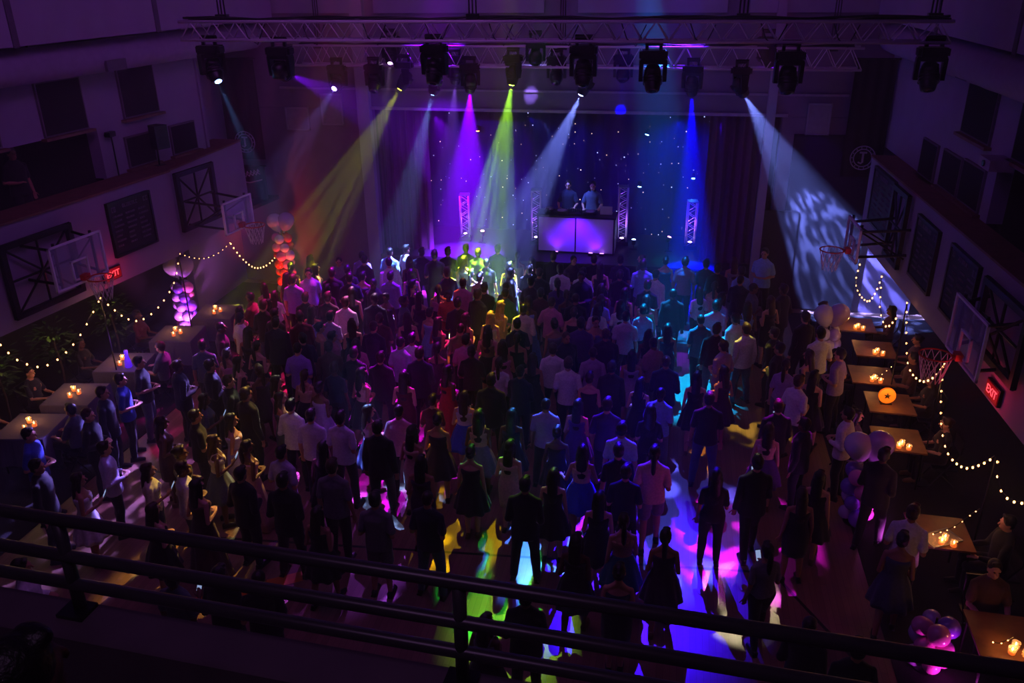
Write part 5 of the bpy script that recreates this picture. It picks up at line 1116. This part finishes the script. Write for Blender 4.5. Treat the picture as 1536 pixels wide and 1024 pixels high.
def table(x, y, sx_, sy_, rz, label, clothed, group):
    t = thing('banquet_table', label, 'table', (x, y, 0.012), rz, group)
    m = MB(); m.box((0, 0, .735), (sx_, sy_, .03)); obj('tabletop', m, M_wood, t)
    for a in (-1, 1):
        for b in (-1, 1): m = MB(); m.tube([(a * sx_ * .42, b * sy_ * .42, 0), (a * sx_ * .42, b * sy_ * .42, .72)], .018, 8); obj('leg', m, M_blackmetal, t)
    if clothed:
        c = MB(); n = 40; top = []; mid = []; bot = []
        for k in range(n):
            f = k / n * 4; e = int(f); u = f - e; h = [(-1, -1), (1, -1), (1, 1), (-1, 1), (-1, -1)]
            px = h[e][0] + (h[e + 1][0] - h[e][0]) * u; py = h[e][1] + (h[e + 1][1] - h[e][1]) * u
            top.append((px * sx_ * .505, py * sy_ * .505, .756)); w = 1.05 + .03 * math.sin(k * 1.7); mid.append((px * sx_ * .515, py * sy_ * .515, .735)); bot.append((px * sx_ * .5 * w, py * sy_ * .5 * w, .2))
        c.loft([bot, mid, top], False); c.add(top, [tuple(range(n))])
        q = obj('tablecloth', c, M_cloth, None); q.location = (x, y, 0.012); q.rotation_euler = (0, 0, rz); tag(q, 'pale cloth draped over ' + label.replace('cloth-covered ', 'the '), 'tablecloth', 'pale tablecloths')
GRP_R = 'bare wood tables on the string-light side'; GRP_L = 'cloth tables on the scoreboard side'
RT = [(4.35, 18.6), (4.5, 17.3), (4.2, 16.0), (4.3, 14.85), (4.15, 13.5), (4.15, 10.9), (4.4, 8.85)]
RN = ['bare wood candle table nearest the stage, string-light side', 'bare wood candle table second from the stage, string-light side', 'bare wood candle table under the first light swag', 'dark wood table with the round amber lamp', 'bare wood candle table below the exit-sign hoop', 'candle table with tray beside the white-shirted man leaning', 'bare wood candle table nearest the balcony']
srnd = random.Random(9)
def tab_people(tx, ty, k, side, spots):
    for j, (dx, dy, fc) in enumerate(spots):
        sd = 'string-light' if side == 'R' else 'scoreboard'
        w = srnd.random() < .5; o_ = srnd.choice(['slacks'] if w else ['shirt', 'long']); tp = srnd.choice(['black', 'navy', 'plum', 'wine', 'slate', 'brown', 'black'])
        hr_ = srnd.choice(['long', 'pony', 'bun'] if w else ['short', 'short', 'crop'])
        ordn = ['first', 'second', 'third', 'fourth', 'fifth', 'sixth', 'seventh'][k]
        place = 'stage end' if dy > .3 else 'balcony end' if dy < -.3 else ('wall side' if (dx > 0) == (side == 'R') else 'dance floor side')
        person(tx + dx, ty + dy, 0.012, 1.0, o_, tp, 'black', hr_, fc, 'table', '%s in %s seated, %s table from stage, %s, %s' % ('woman' if w else 'man', tp, ordn, sd + ' row', place), 'sit')
        chair(tx + dx - .06 * math.sin(math.radians(fc)), ty + dy - .06 * math.cos(math.radians(fc)), -math.radians(fc), 'black folding chair, %s table from stage, %s row, %s' % (ordn, sd, place), 'folding chairs at the side tables')
for k, ((x, y), nme) in enumerate(zip(RT, RN)):
    table(x, y, .8, .8, -.04, nme, False, GRP_R)
    if k != 3:
        for j, (dx, dy) in enumerate(((-.05, -.3), (.1, -.33), (.02, -.2))): candle(x + dx, y + dy, .762, '%s candle jar on the %s table from the stage, string-light row' % (['first', 'second', 'third'][j], ['first', 'second', 'third', '', 'fifth', 'sixth', 'seventh'][k]), lit=3.2 if j == 0 else 0)
    tab_people(x, y, k, 'R', ((.72, 0, -90), (-.72, .05, 90)) if k in (0, 2, 4) else ((.75, .32, -90),) if k == 3 else ((.75, -.25, -90),) if k != 6 else ((.75, -.1, -90), (0, .75, 180)))
# round amber lamp on the dark table
al = thing('amber_lamp', 'round amber lamp with dark star cut-out on the wood table', 'lamp', (4.22, 14.85, .762))
m = MB(); m.disc((0, -.02, .17), (0, -1, 0), .15, 28, .05); obj('dial', m, mat('amber_glow', (.9, .5, .15), .5, emis=(1, .45, .06), es=.9), al)
m = MB()
for k in range(5):
    a = PI / 2 + 2 * PI * k / 5; m.tube([(0, -.075, .17), (.06 * math.cos(a), -.075, .17 + .06 * math.sin(a))], [.022, .006], 6)
obj('star', m, M_gear, al); m = MB(); m.box((0, -.03, .01), (.2, .12, .02)); obj('base', m, M_gear, al); point((4.22, 14.6, 1.05), (1, .45, .1), 3, .1)
tr = thing('serving_tray', 'glass tray holding candles on the table by the leaning man', 'tray', (4.12, 10.72, .762), .5)
m = MB(); m.box((0, 0, .006), (.5, .3, .012)); obj('plate', m, M_jar, tr); m = MB(); m.tube([(-.25, -.15, .02), (.25, -.15, .02), (.25, .15, .02), (-.25, .15, .02)], .012, 6, closed=True); obj('edge', m, M_alu, tr)
LT = [(-10.3, 17.1), (-10.55, 15.75), (-10.85, 14.2), (-10.95, 12.75), (-10.95, 11.5)]
LN = ['cloth-covered table nearest the stage, scoreboard row', 'cloth-covered table below the pale balloon column', 'cloth-covered table with the lit violet vase', 'cloth-covered table under the hoop, scoreboard row', 'cloth-covered table nearest the balcony, scoreboard row']
for k, ((x, y), nme) in enumerate(zip(LT, LN)):
    table(x, y, .9, .9, .15, nme, True, GRP_L)
    for j, (dx, dy) in enumerate(((-.1, .1), (.08, .0), (0, -.15))): candle(x + dx, y + dy, .77, '%s candle jar on the %s table from the stage, scoreboard row' % (['first', 'second', 'third'][j], ['first', 'second', 'third', 'fourth', 'fifth'][k]), lit=3.2 if j == 0 else 0)
    tab_people(x, y, k, 'L', ((.9, 0, -90),) if k == 0 else ((.9, 0, -90), (-.95, 0, 90)) if k % 2 == 0 else ((-.95, .05, 90),))
# violet lit vase
vs = thing('lit_vase', 'glass vase glowing violet on the cloth table by the dance floor', 'vase', (-10.62, 14.0, .77))
obj('glass', lathe(((.06, 0), (.075, .02), (.06, .14), (.035, .25), (.04, .36))), mat('violet_vase', (.5, .35, .95), .2, emis=(.35, .12, 1), es=.7, var=.3, scale=40), vs, True)
m = MB(); m.ell((0, 0, .37), (.045, .045, .02)); obj('stopper', m, M_jar, vs); point((-10.45, 13.95, 1.3), (.35, .1, 1), 6, .1)

# ------------------------------------------------------------------ balloons
def balloon_mesh():
    m = MB(); m.loft([[(r * math.cos(2 * PI * j / 16), r * math.sin(2 * PI * j / 16), z) for j in range(16)] for r, z in ((.02, -.2), (.012, -.18), (.05, -.155), (.1, -.09), (.135, 0), (.14, .05), (.12, .11), (.08, .15), (.03, .168), (.002, .17))]); return m.mesh('balloon', True)
BM = balloon_mesh()
def bmat(n, col): return mat('balloon_' + n, col, .22, alpha=1., var=.03, coat=.4)
BC = dict(white=(.88, .84, .92), lilac=(.72, .6, .85), violet=(.5, .3, .8), pink=(.9, .5, .75), red=(.9, .2, .2))
def balloon_column(x, y, z0, h, label, cols, lightcol, power, big=True, n=None, seed=0):
    r = random.Random(seed); t = thing('balloon_column', label, 'balloon column', (x, y, 0)); k = 0
    m = MB(); m.tube([(0, 0, .02), (0, 0, z0 + h)], .015, 8); m.disc((0, 0, 0.013), (0, 0, 1), .18, 20, .02); obj('pole', m, M_blackmetal, t)
    lv = max(2, int(h / .24))
    for i in range(lv):
        for j in range(4):
            a = j * PI / 2 + i * PI / 4; rr = .13; s = r.uniform(.8, 1.05)
            inst('balloon', BM, bmat(*(lambda c: (c, BC[c]))(cols[(i + j) % len(cols)])), t, (rr * math.cos(a), rr * math.sin(a), z0 + .12 + .24 * i), (r.uniform(-.3, .3) - 1.3 * math.sin(a), 1.3 * math.cos(a), 0), s)
    if big:
        inst('balloon', BM, bmat('white', BC['white']), t, (-.13, 0, z0 + h + .22), (.1, -.3, 0), 1.5); inst('balloon', BM, bmat('lilac', BC['lilac']), t, (.16, .02, z0 + h + .25), (0, .3, 0), 1.55)
    if power: spot((x + .5, y - .75, .1), (x, y, z0 + h * .45), lightcol, power, 75, .8, size=.05)
balloon_column(-11.45, 17.6, .05, 1.35, 'pale lilac balloon column beside the cloth tables', ('lilac', 'violet', 'pink', 'lilac'), (.9, .2, 1), 260, seed=1)
balloon_column(-10.0, 20.3, .05, 1.75, 'balloon column lit red beneath the far exit sign', ('red', 'pink', 'white', 'red'), (1, .08, .05), 160, True, seed=2)
balloon_column(3.62, 17.7, .05, 1.0, 'white balloon column beside the table second from the stage', ('white', 'lilac', 'white', 'lilac'), (.6, .4, 1), 6, seed=3)
balloon_column(3.3, 12.05, .05, 1.1, 'pink and violet balloon column at the floor edge by the dark-suited man', ('pink', 'violet', 'lilac', 'violet'), (.9, .1, 1), 70, seed=4)
balloon_column(3.64, 9.0, .05, .75, 'short violet balloon column at the legs of the woman in slate', ('pink', 'violet', 'lilac', 'pink'), (1, .08, .95), 60, False, seed=5)

# ------------------------------------------------------------------ string lights
M_bulb = emat('warm_bulb', (1, .4, .12), 9); M_cord = mat('string_cord', (.05, .04, .04), .7)
bm_ = MB(); bm_.ell((0, 0, -.028), (.015, .015, .02), 10, 7); BULB = bm_.mesh('bulb', True)
bm_ = MB(); bm_.ell((0, 0, -.01), (.009, .009, .011), 8, 6); TINY = bm_.mesh('bulb', True)
def resample(pts, step):
    P_ = [Vector(p) for p in pts]; sm = []
    for i in range(len(P_) - 1):                      # Catmull-Rom through the hang points
        a, b, c, d = P_[max(i - 1, 0)], P_[i], P_[i + 1], P_[min(i + 2, len(P_) - 1)]
        for q in range(14):
            t = q / 14; sm.append(.5 * ((2 * b) + (c - a) * t + (2 * a - 5 * b + 4 * c - d) * t * t + (3 * b - a - 3 * c + d) * t ** 3))
    sm.append(P_[-1]); out = [sm[0]]; acc = 0
    for i in range(1, len(sm)):
        acc += (sm[i] - sm[i - 1]).length
        if acc >= step: out.append(sm[i]); acc = 0
    return sm, out
def string_lights(pts, step, label, me=None, glow=0.):
    t = thing('string_lights', label, 'string lights'); sm, bl = resample(pts, step)
    m = MB(); m.tube(sm, .006, 5); obj('cord', m, M_cord, t)
    for p in bl[:95]: inst('bulb', me or BULB, M_bulb, t, p)
    if glow:
        for p in bl[2::9]: point(p + Vector((0, 0, -.12)), (1, .5, .18), glow, .04)
G_ = 2.2
string_lights([(4.316, 18.940, 2.080), (4.311, 19.036, 1.653), (4.332, 18.562, 1.514), (4.364, 17.860, 1.631), (4.381, 17.476, 1.987), (4.391, 17.264, 2.398)], .17, 'string light swag nearest the stage on the string-light wall', None, G_)
string_lights([(4.348, 17.097, 2.456), (4.353, 16.980, 2.115), (4.362, 16.795, 1.829), (4.385, 16.270, 1.719), (4.406, 15.800, 2.096)], .19, 'short dangling string of lights second from the stage', None, 0)
string_lights([(4.468, 15.544, 2.509), (4.481, 15.262, 1.992), (4.495, 14.935, 1.608), (4.512, 14.554, 1.526), (4.535, 14.045, 1.650), (4.555, 13.593, 1.976), (4.568, 13.310, 2.342)], .17, 'bright string light swag dipping behind the basketball net', None, G_)
string_lights([(4.566, 13.358, 2.259), (4.576, 13.143, 1.742), (4.589, 12.843, 1.358), (4.608, 12.416, 1.185), (4.634, 11.836, 1.322), (4.655, 11.376, 1.658), (4.671, 11.027, 2.007)], .17, 'long bright string light swag past the exit sign', None, G_)
string_lights([(4.676, 10.907, 2.007), (4.680, 10.807, 1.836), (4.692, 10.556, 1.725), (4.706, 10.232, 1.821), (4.719, 9.953, 1.993)], .2, 'last string light swag toward the balcony', None, G_)
string_lights([(3.929, 10.496, 1.000), (4.242, 10.701, 1.000), (4.430, 10.736, 1.200), (4.485, 10.618, 1.400)], .12, 'short row of bulbs rising from the candle tray', TINY, 0)
string_lights([(4.241, 15.716, 0.850), (4.396, 15.757, 1.000), (4.536, 15.718, 1.200)], .1, 'short row of bulbs rising from the candle table under the first swag', TINY, 0)
string_lights([(4.158, 8.626, 0.850), (4.228, 8.616, 0.850), (4.328, 8.571, 1.000)], .09, 'short row of bulbs by the candle table nearest the balcony', TINY, 0)
string_lights([(-11.141, 11.537, 2.363), (-11.125, 11.639, 2.165), (-11.096, 11.815, 1.917), (-11.039, 12.169, 1.647), (-10.966, 12.619, 1.631), (-10.878, 13.165, 1.864), (-10.774, 13.810, 2.375)], .21, 'string light swag nearest the balcony on the scoreboard wall', None, G_)
string_lights([(-10.774, 13.810, 2.375), (-10.722, 14.134, 1.952), (-10.687, 14.347, 1.722), (-10.639, 14.643, 1.558), (-10.576, 15.039, 1.567), (-10.502, 15.493, 1.745), (-10.443, 15.860, 2.029), (-10.404, 16.104, 2.485)], .21, 'string light swag under the record board', None, G_)
string_lights([(-10.274, 15.966, 2.582), (-10.212, 16.347, 2.367), (-10.144, 16.768, 2.231), (-10.068, 17.240, 2.224), (-10.000, 17.660, 2.336)], .14, 'fine string of lights between the record board and far hoop', TINY, 0)
string_lights([(-10.410, 18.374, 2.061), (-10.410, 18.785, 1.565), (-10.410, 19.386, 1.093), (-10.410, 20.132, 0.931), (-10.410, 20.848, 1.074), (-10.410, 21.404, 1.479), (-10.410, 21.630, 1.799)], .16, 'string light swag leading to the red-lit balloons', None, .8)
# light poles that carry the swags
for q, (p, z) in enumerate((((4.494, 15.634, 2.476), 2.5), ((4.595, 13.387, 2.308), 2.3), ((4.700, 11.051, 1.984), 2.0), ((-10.799, 13.842, 2.361), 2.36), ((-10.428, 16.142, 2.471), 2.5))):
    t = thing('garland_pole', ['slim pole holding the first bright swag, string-light side', 'slim pole holding swags behind the basketball net', 'slim pole holding the last swag toward the balcony', 'slim pole holding the swags under the record board', 'slim pole holding the swag by the pale lilac balloons'][q], 'pole', (p[0], p[1], .012))
    m = MB(); m.tube([(0, 0, .01), (0, 0, p[2] - .02)], .014, 8); obj('pole', m, M_blackmetal, t); m = MB(); m.disc((0, 0, 0), (0, 0, 1), .15, 18, .02); obj('base', m, M_blackmetal, t)

# plants under the scoreboard swags
def plant(p, label, seed):
    r = random.Random(seed); t = thing('potted_plant', label, 'plant', (p[0], p[1], .012))
    obj('pot', lathe(((.12, 0), (.17, .3), (.15, .3), (.14, .25))), M_gear, t, True); m = MB(); m.tube([(0, 0, .2), (.03, .02, .9), (0, 0, 1.5)], .02, 6); obj('stem', m, M_bark, t)
    m = MB()
    for k in range(150):
        a = r.uniform(0, 2 * PI); el = r.uniform(-.5, 1.2); R0 = r.uniform(.1, .36); c = Vector((R0 * math.cos(a), R0 * math.sin(a), 1.45 + .4 * math.sin(el) + r.uniform(-.4, .15))); d = Vector((math.cos(a), math.sin(a), r.uniform(-.6, .4))).normalized(); s_ = d.cross(Vector((0, 0, 1))).normalized() * .03; L_ = r.uniform(.1, .2); n_ = s_.cross(d).normalized() * .008
        m.add([c, c + d * L_ * .5 + s_ + n_, c + d * L_, c + d * L_ * .5 - s_ + n_, c + d * L_ * .5 - n_], [(0, 1, 2), (0, 2, 3), (0, 4, 1), (0, 3, 4), (1, 4, 2), (2, 4, 3)])
    obj('foliage', m, M_plant, t)
for k, (p, l) in enumerate(((WP('L', 12.12, 0, .75), 'leafy potted plant lit gold under the swag nearest the balcony'), (WP('L', 13.45, 0, .75), 'leafy potted plant under the pole below the record board'), (WP('L', 14.95, 0, .75), 'leafy potted plant beneath the record board swag'))):
    plant(p, l, k); point((p.x + .25, p.y - .3, 1.9), (1, .75, .2), 3.5, .05)

# ------------------------------------------------------------------ pools of light on the dance floor and stage, from added unseen spots
def pool(src, px, col, power, ang, **k): spot(src, px, col, power * 8, ang, **k)
T = lambda x, y=20.6, z=10.3: (x, y, z)
pool(T(-1.1), (0.640, 16.105, 0.000), (.001, .34, 1), 8500, 13, blend=.7)
pool(T(-1.0), (0.571, 19.252, 0.000), (.001, .2, 1), 5000, 9, blend=.7)
pool(T(-1.0), (-0.034, 10.363, 0.000), (.03, .003, 1), 5200, 15, blend=.8)
pool(T(.4), (0.338, 11.692, 0.000), (.07, .09, 1), 4200, 13, gobo='dots', gs=2.2, lo=.12, seed=2)
pool(T(.4), (1.081, 13.507, 0.000), (1, .4, .0), 1100, 4.2, blend=.4)
pool(T(-2.66), (-2.096, 9.743, 0.000), (.01, 1, .05), 2600, 7, gobo='dots', gs=1.8, lo=.12, seed=4)
pool(T(-3.0), (-1.747, 8.933, 0.000), (.5, 1, .04), 500, 8, blend=.8)
pool(T(-3.59), (-2.943, 10.964, 0.000), (1, .62, 0), 2300, 8, gobo='dots', gs=2.2, lo=.15, seed=6)
pool(T(-1.94), (-1.656, 10.409, 0.000), (.06, .16, 1), 3400, 7, blend=.7)
pool(T(-5.05), (-4.523, 12.409, 0.000), (.5, .002, .8), 8000, 11, gobo='streak', gs=2.5, lo=.15, seed=1)
pool(T(-1.13), (-0.891, 11.488, 0.000), (.7, .02, .8), 1700, 4, blend=.7)
pool(T(1.43), (2.006, 14.921, 0.000), (1, .8, .1), 1000, 7, gobo='streak', gs=1.5, lo=.02, seed=3)
pool(T(1.93), (1.575, 11.280, 0.000), (.5, .004, .6), 3200, 10, gobo='streak', gs=2.5, lo=.05, seed=5)
pool(T(1.93), (1.389, 9.869, 0.000), (1, .85, .5), 700, 5, gobo='streak', gs=1.2, lo=.02, seed=8)
pool(T(-6.89), (-6.718, 10.069, 0.000), (.8, .85, .45), 1300, 9, gobo='streak', gs=3, lo=.03, seed=7)
pool(T(-7.8), (-8.579, 10.993, 0.000), (.45, .2, 1), 2000, 8, gobo='streak', gs=3, lo=.03, seed=9)
pool(T(-8.2), (-9.375, 13.077, 0.000), (1, .02, .5), 4000, 9, gobo='streak', gs=2.5, lo=.25, seed=15)
pool(T(-7.2), (-9.166, 16.939, 0.000), (1, .01, .3), 4000, 8, gobo='streak', gs=2.5, lo=.25, seed=16)
pool(T(-6.59), (-7.872, 15.704, 0.000), (1, .02, .4), 2400, 17, gobo='streak', gs=3, lo=.12, seed=11)
pool(T(-6.15), (-4.664, 10.412, 0.000), (.45, .08, 1), 4200, 11, gobo='dots', gs=2.5, lo=.05, seed=12)
pool(T(-3.6), (-3.338, 16.117, 1.400), (.9, .8, .02), 2300, 8, blend=.7)
pool(T(-3.6), (-4.097, 14.973, 0.500), (1, .02, .4), 1500, 8, blend=.7)
pool(T(-4.6), (-6.835, 18.098, 0.000), (.2, .0, 1), 2600, 22, blend=.8)
pool(T(.4), (-0.534, 18.293, 0.000), (.12, .01, 1), 1700, 20, blend=.8)
pool(T(-3.96), (-4.768, 17.479, 1.400), (1, .2, .02), 900, 5, blend=.6)
pool(T(-6.1), (-6.761, 8.854, 0.000), (1, .6, .1), 1500, 8, blend=.6)
pool(T(.4, 22.2, 4.6), (0.294, 21.683, 1.000), (0, .55, .7), 70, 20, blend=.6)
pool(T(-4.4, 22.2, 4.6), (-4.724, 22.094, 1.000), (1, .6, .08), 70, 22, blend=.7)
pool(T(-2.2, 22.0, 4.6), (-2.134, 21.323, 1.000), (.1, .01, 1), 25, 40, blend=.8)
pool((-3.2, 21.9, 4.5), (-2.35, 22.9, 2.2), (.12, .2, 1), 110, 24, blend=.8)  # added spot to brighten the DJs, no fixture here
pool((-6.1, 21.95, 4.6), (-5.2, 23.6, 1.6), (.2, .0, 1), 260, 66, blend=.9)
pool((.2, 21.95, 4.6), (.3, 23.9, 2.6), (.0, .0, 1), 90, 80, blend=.9)
pool((-3.6, 21.95, 4.6), (-2.4, 23.9, 2.9), (.02, .0, 1), 40, 60, blend=.9)
pool(T(-5.9, 21.8, 4.6), (-5.6, 22.6, 1.2), (.2, .0, 1), 120, 60, blend=.9)
pool(T(1.2, 21.8, 4.6), (1.0, 23, 1.2), (.04, .0, 1), 70, 60, blend=.9)

# dim purple fill from unseen areas, added to lift walls, crowd and rail
area((-3.5, 9.0, 10.8), (-3.5, 12, 0), (.42, .12, 1.), 52, 12, 4)
area((-6, 11, 10.8), (-12, 14, 3.0), (.6, .14, .9), 120, 5, 3)
area((-1, .2, 9.9), (-.8, 1.9, 6.4), (.6, .3, .75), 11, 2, 1)
area((-1, 9, 10.6), (6, 15, 3.5), (.5, .14, .9), 34, 5, 3)
area((-3, 16, 10.6), (-3, 21.3, 7), (.5, .1, .8), 100, 10, 2)

# ------------------------------------------------------------------ haze, camera, view
w = bpy.data.worlds.new('hall_haze'); bpy.context.scene.world = w; w.use_nodes = True; nt = w.node_tree
nt.nodes['Background'].inputs[0].default_value = (.01, .004, .02, 1); nt.nodes['Background'].inputs[1].default_value = .0
vs_ = nt.nodes.new('ShaderNodeVolumeScatter'); vs_.inputs['Density'].default_value = .0068; vs_.inputs['Anisotropy'].default_value = -.35
nt.links.new(vs_.outputs[0], nt.nodes['World Output'].inputs['Volume'])
cam = bpy.data.cameras.new('Camera'); co = bpy.data.objects.new('Camera', cam); C.objects.link(co)
cam.sensor_width = 36; cam.sensor_fit = 'HORIZONTAL'; cam.lens = 36 * 1274 / 1536; cam.clip_start = .05; cam.clip_end = 200
co.matrix_world = Matrix(((0.983783,-0.063392,0.167786,0),(0.179015,0.405145,-0.896555,0),(-0.011143,0.912052,0.409923,8.300),(0,0,0,1)))
bpy.context.scene.camera = co
vw = bpy.context.scene.view_settings; vw.view_transform = 'Standard'; vw.look = 'None'; vw.gamma = 1; vw.use_curve_mapping = False; vw.exposure = 0.
cy = bpy.context.scene.cycles; cy.use_light_tree = True; cy.volume_bounces = 0; cy.max_bounces = 4; cy.sample_clamp_indirect = 3; cy.use_denoising = True; cy.transparent_max_bounces = 12
